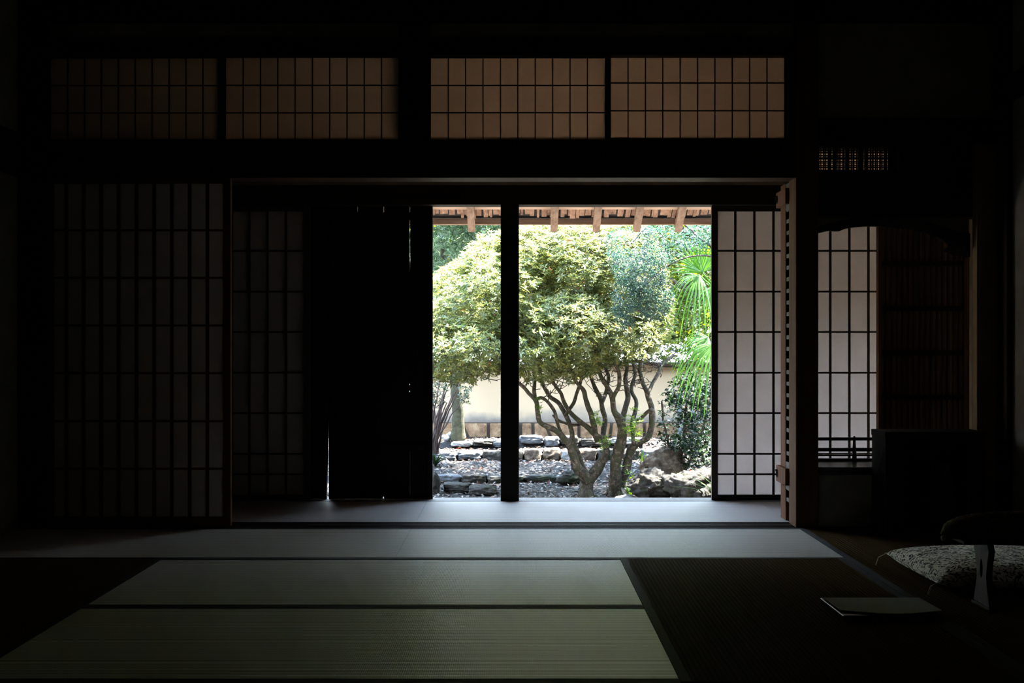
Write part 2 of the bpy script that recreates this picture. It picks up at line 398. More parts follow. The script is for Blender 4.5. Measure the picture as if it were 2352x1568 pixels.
# corridor outer wall
b = MB((0, Y1, 2))
b.box(-2.6, 1.20, 7.20, 7.27, 1.80, 2.7); b.box(2.27, 3.3, 7.20, 7.27, 1.80, 2.7); b.box(1.20, 2.27, 7.20, 7.27, 2.24, 2.7); b.box(1.20, 2.27, 7.20, 7.27, 1.80, 1.86)
b.box(2.56, 3.3, 7.20, 7.27, 0, 1.8)
struct(b, 'wall_corridor', M['plaster_corridor'])
trim(16, MB((0, Y1, 1.75)).box(-2.6, 3.3, 7.17, 7.30, 1.716, 1.83), 'dark_wood_x')              # outer lintel
b = MB((0, 7.2, 0)); b.box(-2.6, 3.3, 7.155, 7.32, -0.10, 0.0)
trim(17, b, 'slat_wood')                                                                       # outer sill
trim(18, MB((Xo(1171), 7.16, 0)).box(Xo(1150), Xo(1192), 7.155, 7.255, 0.001, 1.716), 'smoked_wood')  # corridor pillar
trim(19, MB((0, 7.3, -0.3)).box(-4.5, 5.0, 7.24, 7.30, -0.47, -0.10), 'dark_wood_x')
b = MB((0, 7.3, -0.3)); b.box(-2.6, -2.57, -2.7, 7.3, -0.5, -0.1); b.box(3.27, 3.3, -2.7, 7.3, -0.5, -0.1)
struct(b, 'wall_foundation', M['dark_wood_x'])

# ------------------------------------------------------------------ paper screens
def screen(name, label, cat, x0, x1, z0, z1, y, xs, zs, st, rt, rb, kw, kh, paper='paper', wood_m='kumiko', group=None, th=0.03, bar=0.010, stl=None):
    """frame of stiles/rails, lattice bars at xs / zs, paper sheet behind"""
    cx = (x0 + x1) / 2
    root = empty(name, (cx, y, z0), label, cat, group)
    O = (cx, y, z0)
    stl = st if stl is None else stl
    f = MB(O)
    f.box(x0, x0 + stl, y, y + th, z0, z1); f.box(x1 - st, x1, y, y + th, z0, z1)
    f.box(x0 + stl, x1 - st, y, y + th, z0, z0 + rb); f.box(x0 + stl, x1 - st, y, y + th, z1 - rt, z1)
    f.build('frame', M[wood_m], root, bevel=0.0015)
    l = MB(O)
    for x in xs: l.box(x - kw / 2, x + kw / 2, y + 0.004, y + 0.004 + bar, z0 + rb, z1 - rt)
    for z in zs: l.box(x0 + stl, x1 - st, y + 0.006, y + 0.004 + bar * 0.9, z - kh / 2, z + kh / 2)
    l.build('lattice', M[wood_m], root)
    p = MB(O); yp = y + 0.004 + bar
    p.box(x0 + stl - 0.004, x1 - st + 0.004, yp, yp + 0.0012, z0 + rb - 0.004, z1 - rt + 0.004)
    p.build('paper', M[paper], root)
    return root
# transom screens
def transom(label, xa, xb, ya, yb, y, mat='paper_old'):
    n = 10
    xs = [Xf(xa + (xb - xa) * k / n) for k in range(1, n)]
    zs = [Zf(ya + (yb - ya) * k / 3) for k in (1, 2)]
    return screen('transom_screen', label, 'transom screen', Xf(xa - 6), Xf(xb + 6), Zf(yb) - 0.014, Zf(ya) + 0.014, y, xs, zs, 0.013, 0.014, 0.014, 0.0055, 0.006, mat,
                  group='paper transom screens above the doorway', th=0.022, bar=0.008)
transom('paper transom screen at the far left, darkest of the row, next to left wall', 107, 499, 128, 318, 6.165)
transom('dim paper transom screen between the first divider and the thick strut', 513, 914, 127, 318, 6.165)
transom('brown-lit paper transom screen just right of the thick strut', 988, 1391, 128, 317, 6.165)
transom('brightest paper transom screen, beside the right pillar, its lower edge blurred by a shadow', 1405, 1808, 120, 313, 6.175)
# big screen at left
xs = [Xf(v) for v in (146, 186, 226.5, 267, 308, 349, 390, 431, 472)]
zs = [Zf(v) for v in (527, 637, 747, 857, 968, 1078)]
screen('shoji_screen', 'large closed paper sliding screen of seventy panes, between left pillar and doorway', 'sliding screen',
       Xf(100), Xf(527), 0.002, Zf(405), 6.145, xs, zs, Xf(527) - Xf(510), Zf(405) - Zf(419), Zf(1189) - 0.002, 0.014, 0.010, 'paper', 'red_wood', th=0.032, bar=0.016)
# corridor screens
ZR = [Zo(v) for v in (575, 669, 762, 856, 949, 1043, 1090)]
def cshoji(label, xl, xr, xbars, y=7.19):
    return screen('shoji_screen', label, 'sliding screen', Xo(xl), Xo(xr), 0.002, 1.714, y, [Xo(v) for v in xbars], ZR,
                  0.036, 1.714 - Zo(484), Zo(1137) - 0.002, 0.0125, 0.0105, 'paper', 'kumiko', 'paper screens along the garden side', th=0.03, bar=0.012)
cshoji('bright paper sliding screen between the garden opening and the slatted door leaf', 1636, 1838, (1691, 1735, 1779, 1823))
cshoji('paper sliding screen seen beyond the low railing, right of the thick pillar', 1852, 2056, (1910, 1954, 1998))
cshoji('dim paper sliding screen deep in the corridor left of the wooden shutters', 507, 710, (530, 570, 612, 655))

screen('transom_screen', 'small paper transom high on the garden side, glimpsed through the bamboo openwork', 'transom screen', 1.2, 2.27, 1.86, 2.24, 7.215,
       [1.2 + 0.107 * k for k in range(1, 10)], [1.99, 2.11], 0.02, 0.02, 0.02, 0.006, 0.006, 'paper_old', th=0.022, bar=0.008)
# ------------------------------------------------------------------ wooden rain shutters with daylight cracks
def shutter(label, xl, xr, seams, slits, slant=None):
    Y = 7.262; ys = 1.0 * (7.262 / F)
    X = lambda v: (v - CX) * 7.262 / F
    Z = lambda v: H - (v - CY) * 7.262 / F
    root = empty('rain_shutter', (X((xl + xr) / 2), Y, 0), label, 'shutter', 'wooden rain shutters closing the corridor')
    O = root.location[:]
    zt, zb = 1.716, 0.001
    edges = [xl] + seams + [xr]
    pl = MB(O)
    zcuts = sorted(set([zb, zt] + [z for s in slits for z in (Z(s[1]), Z(s[2]))] + ([Z(slant[0])] if slant else [])))
    for i in range(len(edges) - 1):
        for a, c in zip(zcuts[:-1], zcuts[1:]):
            l, r = X(edges[i]), X(edges[i + 1]); zm = (a + c) / 2
            for s in slits:
                if Z(s[2]) - 1e-6 <= zm <= Z(s[1]) + 1e-6:
                    if s[0] == edges[i + 1]: r -= s[3]
            rb = r
            if slant and i == len(edges) - 2 and zm < Z(slant[0]): rb = r - slant[1] * min(1, (Z(slant[0]) - a) / (Z(slant[0]) - zb))
            pl.hexa([(l, Y, a), (rb, Y, a), (rb, Y + 0.012, a), (l, Y + 0.012, a)], [(l, Y, c), (r, Y, c), (r, Y + 0.012, c), (l, Y + 0.012, c)])
    pl.build('boards', M['smoked_wood'], root)
    fr = MB(O)
    w = 0.03
    fr.box(X(xl), X(xl) + w, Y - 0.014, Y, zb, zt); fr.box(X(xr) - w - (slant[1] if slant else 0), X(xr) - (slant[1] if slant else 0), Y - 0.014, Y, zb, zt)
    for z in (Z(1035),): fr.box(X(xl) + w, X(xr) - w, Y - 0.010, Y, z, z + 0.035)
    fr.build('frame', M['smoked_wood'], root)
    return root
shutter('wooden rain shutter with thin daylight cracks, beside the garden opening', 756, 994, [822, 882, 942],
        [(822, 474, 487, .002), (882, 474, 487, .0025), (942, 474, 487, .002), (942, 505, 590, .003), (942, 590, 625, .0015), (942, 881, 884, .006), (942, 897, 900, .006), (942, 1030, 1142, .0010), (882, 1140, 1144, .008)])
shutter('wooden rain shutter whose lower edge gapes and lets a sliver of garden through', 512, 756, [572, 632, 694], [], slant=(930, 0.013))
shutter('wooden rain shutter behind the dim corridor screen', 268, 511, [330, 390, 450], [])
shutter('wooden rain shutter at the far left end of the corridor', 130, 267, [200], [])

# ------------------------------------------------------------------ slatted door leaf at the right of the doorway
root = empty('lattice_door', (1.40, 6.39, 0), 'open reddish slatted door leaf with two latch bars, against the right pillar', 'door')
O = (1.40, 6.39, 0)
MB(O).box(1.400, 1.430, 6.372, 6.488, 0.0, 1.735).build('stile', M['door_wood'], root, bevel=0.002)
sl = MB(O)
for k in range(29):
    z = 0.10 + k * 0.0595
    sl.box(1.405, 1.428, 6.278, 6.372, z, z + 0.020)
sl.build('slats', M['slat_wood'], root)
MB(O).box(1.434, 1.444, 6.278, 6.60, 0.0, 1.735).build('back_board', M['dark_wood'], root)
for zt, zb in ((1.700, 1.620), (0.275, 0.190)):
    bar = MB(O).box(1.378, 1.399, 6.278, 6.500, zb, zt).build('latch_bar', M['door_wood'], root, bevel=0.002)
    MB(O).box(1.402, 1.43, 6.278, 6.372, zb - 0.025, zt + 0.03).build('backing_block', M['slat_wood'], root)
    ring = MB(O)
    pts = []
    for k in range(17):
        a = 2 * math.pi * k / 16
        pts.append((1.374, 6.462 + 0.013 * math.cos(a), (zt + zb) / 2 + 0.018 * math.sin(a)))
    ring.tube(pts, 0.0028, 6, False)
    ring.box(1.366, 1.379, 6.459, 6.465, (zt + zb) / 2 + 0.012, (zt + zb) / 2 + 0.022)
    ro = ring.build('ring_pull', M['iron'], bar, smooth=False); ro['label'] = 'small black iron ring'

# ------------------------------------------------------------------ study bay at right: openwork transom, arched board, shelf, railing
root = empty('openwork_transom', (2.0, 6.19, Zf(392)), 'fine bamboo openwork transom panel above the arched opening', 'transom')
O = root.location[:]
b = MB(O)
gaps = [1882, 1886.5, 1891, 1896, 1901, 1907, 1913, 1919, 1931, 1935, 1941, 1949, 1961, 1966, 1973, 1979, 1993, 1998, 2005, 2011, 2017, 2022, 2027, 2033, 2038, 2048, 2072, 2095, 2120, 2150, 2157, 2164, 2171, 2178, 2185, 2230]
gw = [1.2, 1.6, 2.6, 4.0, 1.6, 4.4, 1.4, 3.0, 1.4, 1.8, 4.0, 1.2, 3.2, 1.4, 4.2, 1.2, 1.4, 1.8, 3.0, 1.4, 3.0, 1.4, 3.2, 1.4, 3.4, 2.2, 3.4]
x = Xf(1879)
for k, g in enumerate(gaps):
    w_ = gw[k % len(gw)]
    b.box(x, Xf(g - w_ / 2), 6.185, 6.190, Zf(392), Zf(335)); x = Xf(g + w_ / 2)
b.box(x, WR, 6.185, 6.190, Zf(392), Zf(335))
b.build('upright_bars', M['kumiko'], root)
b = MB(O)
z = Zf(392)
for g, w_ in ((389, 1.2), (383, 3.6), (377.5, 1.2), (372.5, 3.6), (367.5, 1.0), (363, 3.2), (355, 1.4), (349, 3.8), (343, 1.0), (338, 3.4)):
    b.box(Xf(1880), WR, 6.190, 6.194, z, Zf(g + w_ / 2)); z = Zf(g - w_ / 2)
b.build('cross_bars', M['kumiko'], root)
# upper field behind the right three quarters of it
struct(MB().box(Xf(2076), WR, 6.22, 6.25, Zf(392), Zf(335)), 'trim_20', M['dark_wood_x'])

# arched board: underside curve (px) and top curve (px)
under = [(1880, 535), (1905, 529), (1922, 530), (1930, 530), (1945, 524), (1965, 521), (1990, 519), (2020, 519), (2060, 521), (2095, 525), (2130, 533), (2165, 548), (2185, 562), (2172, 574), (2200, 585), (2232, 589)]
upper = [(1880, 519), (1905, 512), (1930, 505), (1960, 499), (1990, 497), (2090, 497), (2120, 503), (2150, 512), (2180, 523), (2210, 533), (2232, 535)]
ol = [(Xf(x), Zf(y)) for x, y in under] + [(Xf(x), Zf(y)) for x, y in reversed(upper)]
b = MB((2.0, 6.15, Zf(540)))
b.prism(ol, 'Y', 6.14, 6.165)
o = b.build('arched_board', M['black_lacquer']); tag(o, 'black arched board with cusped curve spanning the top of the study bay', 'arched board')
b = MB((2.0, 6.18, 1.5))
b.prism([(Xf(x), Zf(y) - 0.004) for x, y in upper[:5]] + [(Xf(1880), Zf(497))], 'Y', 6.168, 6.19)
b.prism([(Xf(2090), Zf(497))] + [(Xf(x), Zf(y) - 0.004) for x, y in upper[5:]][1:] + [(Xf(2232), Zf(497))], 'Y', 6.168, 6.19)
struct(b, 'wall_bay', M['plaster_in'])
b = MB((2.28, 6.18, 1)); b.box(Xf(2247), WR, 6.12, 6.20, 0.30, Zf(497)); struct(b, 'trim_21', M['dark_wood'])
# shelf board
o = MB((1.95, 6.28, 0.26)).box(Xf(1880), WR, 6.10, 6.50, Zf(1090), Zf(1072)).build('shelf_board', M['black_lacquer'], bevel=0.002)
tag(o, 'glossy black low shelf board under the arched opening', 'shelf')
zs_ = Zf(1072)
struct(MB((2, 6.5, 0.1)).box(Xf(1884), WR, 6.44, 6.47, 0.0, Zf(1090)), 'trim_22', M['dark_wood_x'])
root = empty('low_railing', (1.93, 6.45, zs_), 'low black railing standing along the back of the shelf board', 'railing')
O = root.location[:]
def zr(y): return H - (y - CY) * 6.45 / F
for ya, yb in ((1004, 1011), (1028, 1036), (1043, 1047)):
    MB(O).box(1.50, 2.25, 6.44, 6.455, zr(yb), zr(ya)).build('rail', M['black_lacquer'], root)
MB(O).box(1.50, 2.25, 6.435, 6.46, zs_, zr(1052)).build('base_rail', M['black_lacquer'], root)
xp = (1962 - CX) * 6.45 / F
for xq in (xp, xp + 0.45):
    MB(O).tube([(xq, 6.448, zs_ + .006), (xq, 6.448, zr(1045)), (xq, 6.448, zr(1020)), (xq, 6.448, zr(1006)), (xq, 6.448, zr(1001))],
           [0.0125, 0.012, 0.0085, 0.0075, 0.004], 10).build('baluster', M['black_lacquer'], root, smooth=True)

# ribbed wooden door beyond the railing
XL, XR, YD = 2.050, 2.56, 6.95
root = empty('board_door', ((XL + XR) / 2, YD, 0), 'dark ribbed wooden door with four cross rails, at the right behind the railing', 'door')
O = root.location[:]
fr = MB(O); fr.box(XL, XL + 0.02, YD, YD + 0.045, 0, 1.80); fr.box(XR - 0.03, XR, YD, YD + 0.03, 0, 1.80)
fr.build('stile', M['door_wood'], root)
MB(O).box(XL + 0.02, XR - 0.03, YD + 0.016, YD + 0.024, 0, 1.80).build('board_panel', M['brown_board'], root)
b = MB(O); x = XL + 0.045
while x < XR - 0.04:
    b.box(x, x + 0.011, YD + 0.003, YD + 0.016, 0, 1.80); x += 0.0315
b.build('battens', M['red_wood'], root)
for yy in (605, 708, 810, 912):
    z = H - (yy - CY) * YD / F
    MB(O).box(XL + 0.02, XR - 0.03, YD - 0.004, YD + 0.003, z - 0.014, z + 0.014).build('cross_rail', M['dark_wood_x'], root)

# low cabinet standing before the bay
root = empty('low_cabinet', (2.0, 5.97, 0), 'low black wooden cabinet with open niches, in the dark corner by the right wall', 'cabinet')
O = root.location[:]
cx0, cx1, cy0, cy1 = 1.762, 2.235, 5.86, 6.085
MB(O).box(cx0 - 0.004, cx1 + 0.004, cy0 - 0.006, cy1, 0.462, 0.492).build('top', M['black_wood'], root, bevel=0.003)
for xx in (cx0, cx1 - 0.08): MB(O).box(xx, xx + 0.08, cy0, cy1, 0.0, 0.462).build('side_panel', M['black_wood'], root)
MB(O).box(cx0 + .08, cx1 - .08, cy1 - 0.012, cy1, 0.0, 0.462).build('back_panel', M['black_wood'], root)
MB(O).box(cx0 + .22, cx0 + .24, cy0 + .01, cy1 - .012, 0.03, 0.462).build('divider', M['black_wood'], root)
MB(O).box(cx0 + .08, cx1 - .08, cy0 + .005, cy1 - .012, 0.0, 0.03).build('bottom_board', M['black_wood'], root)
MB(O).box(cx0 + .08, cx0 + .22, cy0 + .008, cy1 - .012, 0.37, 0.39).build('shelf', M['black_wood'], root)
b = MB(O)
b.prism([(cx0 + .24, .462), (cx1 - .08, .462), (cx1 - .08, .40), (cx1 - .09, .42), (cx1 - .11, .435), (cx0 + .27, .435), (cx0 + .25, .42), (cx0 + .24, .40)], 'Y', cy0 + .004, cy0 + .018)
b.build('arched_apron', M['black_wood'], root)
# jar inside the right niche
b = MB((2.078, 5.97, 0.03)); prof = [(0.035, 0), (0.05, .02), (0.062, .08), (0.068, .15), (0.06, .22), (0.035, .26), (0.03, .29), (0.036, .305)]
b.tube([(2.078, 5.97, 0.03 + z) for _, z in prof], [r * 0.9 for r, _ in prof], 20)
o = b.build('ceramic_jar', plain('jar_glaze', (0.10, 0.10, 0.10), 0.4), None, smooth=True)
tag(o, 'dark glazed jar standing inside the low cabinet', 'jar')

# ------------------------------------------------------------------ tatami mats
def mat_(label, x0, x1, y0, y1, long_axis, kind='tatami_a', group='tatami mats on the room floor', heri=0.030):
    cx, cy = (x0 + x1) / 2, (y0 + y1) / 2
    rz = 0.0 if long_axis == 'X' else math.pi / 2
    L, W = ((x1 - x0), (y1 - y0)) if long_axis == 'X' else ((y1 - y0), (x1 - x0))
    root = empty('tatami_mat', (cx, cy, -0.055), label, 'tatami mat', group, rz)
    g = 0.0008
    b = MB(); b.box(-L / 2 + g, L / 2 - g, -W / 2 + g + heri, W / 2 - g - heri, 0.0, 0.055)
    b.build('rush_surface', M[kind], root)
    for s in (-1, 1):
        # cloth edging with a slight waviness
        vs = []; n = 24; rs = random.Random(label + str(s))
        wv = [rs.uniform(-0.0016, 0.0016) for _ in range(n + 1)]
        b = MB()
        for i in range(n):
            xa = -L / 2 + g + (L - 2 * g) * i / n; xb = -L / 2 + g + (L - 2 * g) * (i + 1) / n
            ya, yb_ = s * (W / 2 - g), s * (W / 2 - heri)
            b.hexa([(xa, ya, 0.0), (xb, ya, 0.0), (xb, yb_ - s * wv[i + 1], 0.0), (xa, yb_ - s * wv[i], 0.0)],
                   [(xa, ya, 0.0562), (xb, ya, 0.0562), (xb, yb_ - s * wv[i + 1], 0.0562), (xa, yb_ - s * wv[i], 0.0562)])
        b.build('cloth_border', M['heri'], root)
    return root
A, B_, C_ = -1.486, 0.449, 1.406
mat_('long tatami mat in the back row right of the seam, running to the right pillar', -0.504, C_, 5.233, 6.104, 'X')
mat_('tatami mat in the back row left of the seam, fading into the dark', -2.44, -0.504, 5.233, 6.104, 'X')
mat_('tatami mat lying crosswise in the middle row before the back row', A, B_, 4.279, 5.233, 'X')
mat_('tatami mat lying crosswise at the bottom edge of the picture, olive green', A, B_, 3.326, 4.279, 'X')
mat_('black looking tatami mat lengthwise against the left wall', -2.44, A, 3.326, 5.233, 'Y', 'tatami_darkened')
mat_('brown tatami mat lengthwise right of the crosswise mats, under the tray', B_, C_, 3.326, 5.233, 'Y', 'tatami_darkened')  # its brown is the darkened base colour imitating lost sheen
mat_('tatami mat lengthwise along the right wall, beside the cabinet', C_, 2.385, 4.19, 6.104, 'Y', 'tatami_darkened')
mat_('tatami mat at the right wall nearest the camera, under the armrest', C_, 2.385, 2.28, 4.19, 'Y', 'tatami_darkened')
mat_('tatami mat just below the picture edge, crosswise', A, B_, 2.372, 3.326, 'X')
struct(MB().box(-2.44, 2.385, -2.6, 2.28, -0.055, 0), 'floor_rear', M['tatami_darkened'])
mat_('pale corridor mat in front of the garden opening', -0.500, 1.41, 6.29, 7.155, 'X', 'tatami_c', 'pale mats along the corridor', 0.012)
mat_('pale corridor mat left of the seam before the rain shutters', -2.44, -0.500, 6.29, 7.155, 'X', 'tatami_c', 'pale mats along the corridor', 0.012)
mat_('pale corridor mat behind the slatted door leaf', 1.41, 3.18, 6.53, 7.155, 'X', 'tatami_c', 'pale mats along the corridor', 0.012)
struct(MB((2, 6.4, -.02)).box(1.41, 3.18, 6.22, 6.53, -0.055, -0.001), 'floor_strip', M['dark_wood_x'])

# ------------------------------------------------------------------ floor cushion, armrest, tray
def cushion(name, loc, rz, sx, sy, h, mat, parent=None):
    n = 28; vs = []; fs = []
    for side in (1, -1):
        for j in range(n + 1):
            for i in range(n + 1):
                u = -1 + 2 * i / n; v = -1 + 2 * j / n
                e = (1 - abs(u) ** 3.2) * (1 - abs(v) ** 3.2)
                t = max(0, e) ** 0.42
                pin = 1 - 0.045 * (1 - u * u) * abs(v) ** 4
                pin2 = 1 - 0.045 * (1 - v * v) * abs(u) ** 4
                wob = noise.noise(Vector((u * 2.3, v * 2.3, side * 5))) * 0.12 * t
                vs.append((u * sx / 2 * pin2, v * sy / 2 * pin, h / 2 + side * h / 2 * t * (1 + wob * (side > 0))))
    m = (n + 1) ** 2
    for s in (0, 1):
        for j in range(n):
            for i in range(n):
                a = s * m + j * (n + 1) + i
                fs.append((a, a + 1, a + n + 2, a + n + 1) if s == 0 else (a, a + n + 1, a + n + 2, a + 1))
    b = MB(); b.add(vs, fs)
    return b.build(name, mat, parent, smooth=True)
root = empty('floor_cushion', (1.87, 4.76, 0.002), 'flat floor cushion with pale leafy pattern behind the armrest', 'cushion', rz=0.02)
cushion('cushion_cover', None, 0, 0.70, 0.62, 0.105, M['zabuton'], root)
for sx, sy in ((-1, -1), (-1, 1)):
    b = MB()
    for k in range(4):
        a = random.uniform(-0.6, 0.6) + (math.pi if sx < 0 else 0)
        b.tube([(sx * 0.345, sy * 0.30, 0.05), (sx * 0.355 + 0.02 * math.cos(a), sy * 0.30 + 0.02 * math.sin(a), 0.035), (sx * 0.35 + 0.035 * math.cos(a), sy * .30 + 0.03 * math.sin(a), 0.004)], 0.0012, 5)
    b.build('corner_tassel', M['sheet'], root)

root = empty('padded_armrest', (1.80, 4.27, 0.0), 'padded armrest with dark brocade top on two carved wooden legs', 'armrest')
O = root.location[:]
n1, n2 = 28, 16; vs = []; fs = []
for i in range(n1 + 1):
    u = -1 + 2 * i / n1
    r = max(0.0, 1 - abs(u) ** 3.4) ** 0.45
    for k in range(n2):
        a = 2 * math.pi * k / n2
        zz = math.sin(a); yy = math.cos(a)
        vs.append((u * 0.325 * 1.0, yy * 0.085 * (0.35 + 0.65 * r) * (r > 0 or 0.3), (0.252 + (0.080 if zz > 0 else 0.022) * zz * r)))
for i in range(n1):
    for k in range(n2):
        k2 = (k + 1) % n2
        fs.append((i * n2 + k, i * n2 + k2, (i + 1) * n2 + k2, (i + 1) * n2 + k))
fs.append(tuple(range(n2))); fs.append(tuple(range(n1 * n2, (n1 + 1) * n2)))
b = MB(); b.add(vs, fs); b.build('padded_top', M['brocade'], root, smooth=True)
MB().box(-0.27, 0.27, -0.07, 0.07, 0.226, 0.238).build('underboard', M['dark_wood_x'], root, bevel=0.003)
b = MB(); b.tube([(-0.318, -0.02, 0.242), (-0.330, -0.02, 0.240)], [0.012, 0.008], 10); b.build('end_stud', M['sheet'], root, smooth=True)
prof = [(0.072, 0.0), (0.072, 0.022), (0.056, 0.045), (0.046, 0.085), (0.042, 0.12), (0.052, 0.16), (0.066, 0.20), (0.074, 0.226)]
for sx in (-1, 1):
    x = sx * 0.175
    # carved board with an oval hole: two half boards around the hole
    b = MB(); nseg = 24
    outer = [(y, z) for y, z in prof] + [(-y, z) for y, z in reversed(prof)]
    hole = [(0.013 * math.cos(2 * math.pi * k / nseg), 0.135 + 0.032 * math.sin(2 * math.pi * k / nseg)) for k in range(nseg)]
    def pt(t):
        L = [0]
        for i in range(len(outer)): L.append(L[-1] + math.dist(outer[i], outer[(i + 1) % len(outer)]))
        d = t * L[-1]
        for i in range(len(outer)):
            if d <= L[i + 1] + 1e-9:
                q = (d - L[i]) / (L[i + 1] - L[i]); a, c = outer[i], outer[(i + 1) % len(outer)]
                return (a[0] + (c[0] - a[0]) * q, a[1] + (c[1] - a[1]) * q)
    # match by angle around the hole centre
    ring = []
    for k in range(nseg):
        a = 2 * math.pi * k / nseg
        dy, dz = math.cos(a), math.sin(a)
        best = None
        for i in range(len(outer)):
            p, q = outer[i], outer[(i + 1) % len(outer)]
            ex, ez = q[0] - p[0], q[1] - p[1]; den = dy * ez - dz * ex
            if abs(den) < 1e-9: continue
            t = ((p[0]) * ez - (p[1] - 0.135) * ex) / den
            s = ((p[0]) * dz - (p[1] - 0.135) * dy) / den
            if t > 0 and -1e-6 <= s <= 1 + 1e-6 and (best is None or t < best): best = t
        ring.append((dy * best, 0.135 + dz * best))
    vs = []
    for xx in (x - 0.011, x + 0.011):
        vs += [(xx, p[0], p[1]) for p in hole] + [(xx, p[0], p[1]) for p in ring]
    fs = []
    for k in range(nseg):
        k2 = (k + 1) % nseg; h, r, H2, R2 = 0, nseg, 2 * nseg, 3 * nseg
        fs += [(h + k, h + k2, r + k2, r + k), (H2 + k, R2 + k, R2 + k2, H2 + k2), (h + k, H2 + k, H2 + k2, h + k2), (r + k, r + k2, R2 + k2, R2 + k)]
    b.add(vs, fs)
    lg = b.build('leg', M['leg_wood'], root)
    MB().box(x - 0.016, x + 0.016, -0.082, 0.082, 0.0, 0.012).build('foot', M['dark_wood'], lg, bevel=0.003)

# tray with sheet of paper
root = empty('paper_tray', (1.31, 4.22, 0.0), 'flat black tray holding a grey sheet of paper on the brown mat', 'tray')
O = root.location[:]
def PZ(x, y, z):
    d = (H - z) * F / (y - CY); return Vector(((x - CX) * d / F, d, z))
q = [PZ(1937, 1412, 0.022), PZ(2160, 1410, 0.022), PZ(2118, 1371, 0.022), PZ(1884, 1371, 0.022)]
b = MB(O); b.hexa([(p.x, p.y, 0.001) for p in q], [(p.x, p.y, 0.020) for p in q]); b.build('tray_base', M['black_lacquer'], root, bevel=0.002)
b = MB(O)
pa = [PZ(1893, 1371.5, 0.026), PZ(2110, 1371.5, 0.026)]; pb = [PZ(1932, 1400, 0.026), PZ(2163, 1400, 0.026)]
nn = 12; top = []; bot = []
for i in range(nn + 1):
    t = i / nn
    back = pa[0].lerp(pa[1], t); front = pb[0].lerp(pb[1], t) + Vector((0, -0.055 * math.sin(math.pi * t), 0))
    top.append(back); bot.append(front)
for i in range(nn):
    zt = 0.0225
    b.hexa([(bot[i].x, bot[i].y, zt), (bot[i + 1].x, bot[i + 1].y, zt), (top[i + 1].x, top[i + 1].y, zt), (top[i].x, top[i].y, zt)],
           [(bot[i].x, bot[i].y, zt + .003), (bot[i + 1].x, bot[i + 1].y, zt + .003), (top[i + 1].x, top[i + 1].y, zt + .003), (top[i].x, top[i].y, zt + .003)])
sh = b.build('paper_sheet', M['sheet']); 
sh.location = O
tag(sh, 'grey sheet of paper with a curved front edge lying on the black tray', 'paper')

# ------------------------------------------------------------------ eaves and roof
root = empty('wooden_eaves', (0, 8.2, 1.9), 'weathered wooden eaves with bark roofing over the garden side', 'eaves')
O = root.location[:]
m_ = 0.55
def zu(y): return 1.722 + (9.0 - y) * m_         # underside line of rafters
rx = []
for k, px in enumerate([1080 - 96 * 9 + 96 * i for i in range(24)]):
    px = px + (3 if k % 2 else -2)
    x = (px - CX) * 9.0 / F
    if x < -3.6 or x > 4.2: continue
    rx.append(x)
def fixpx(px): return (px - CX) * 9.0 / F
rx = [fixpx(v) for v in (1082 - 96 * 4, 1082 - 96 * 3, 1082 - 96 * 2, 1082 - 96, 1083, 1177, 1273, 1368, 1463, 1557, 1653, 1749, 1845, 1941, 2037)]
for x in rx:
    w = 0.0275; r = random.Random(int(x * 1000)); tw = r.uniform(-.004, .004)
    y0, y1 = 7.32, 9.0
    b = MB(O)
    b.hexa([(x - w, y0, zu(y0)), (x + w, y0, zu(y0)), (x + w * .95 + tw, y1, zu(y1)), (x - w * .95 + tw, y1, zu(y1))],
           [(x - w, y0, zu(y0) + .06), (x + w, y0, zu(y0) + .06), (x + w * .95 + tw, y1, zu(y1) + .05), (x - w * .95 + tw, y1, zu(y1) + .05)])
    b.build('rafter', M['rafter'], root, bevel=0.002)
XA, XB = -4.2, 4.6
b = MB(O)
b.box(XA, XB, 8.975, 9.0, 1.774, 1.818)
b.build('eaves_batten', M['batten'], root, bevel=0.003)
b = MB(O)
def slab(b, ya, yb, off, th):
    b.hexa([(XA, ya, zu(ya) + off), (XB, ya, zu(ya) + off), (XB, yb, zu(yb) + off), (XA, yb, zu(yb) + off)],
           [(XA, ya, zu(ya) + off + th), (XB, ya, zu(ya) + off + th), (XB, yb, zu(yb) + off + th), (XA, yb, zu(yb) + off + th)])
slab(b, 7.25, 9.06, 0.102, 0.12)
b.build('roof_layer', M['roof'], root)
b = MB(O); slab(b, 8.81, 8.835, 0.056, 0.022); slab(b, 7.9, 7.93, 0.056, 0.024)
b.build('cross_batten', M['batten'], root)
# ragged strips of bark hanging below the roofing: two overlapping courses
b = MB(O)
rs = random.Random(3)
for course, (ys, ye) in enumerate(((8.50, 8.94), (7.95, 8.58), (7.3, 8.0))):
    x = XA
    while x < XB:
        w = rs.uniform(0.012, 0.05); e = ye + rs.uniform(-0.03, 0.015); o_ = 0.082 + rs.uniform(0, 0.006); dr = rs.uniform(0.0, 0.018)
        sk = rs.uniform(-0.01, 0.01)
        za, zb = zu(ys) + o_, zu(e) + o_ - dr
        b.hexa([(x, ys, za), (x + w * .97, ys, za), (x + w * .9 + sk, e, zb), (x + w * .06 + sk, e, zb)],
               [(x, ys, za + .006), (x + w * .97, ys, za + .006), (x + w * .9 + sk, e, zb + .006), (x + w * .06 + sk, e, zb + .006)])
        x += w
b.build('bark_strips', M['bark'], root)
struct(MB().box(-4.6, 5.0, -3.2, 7.3, 2.76, 2.95), 'roof_slab', M['roof'])

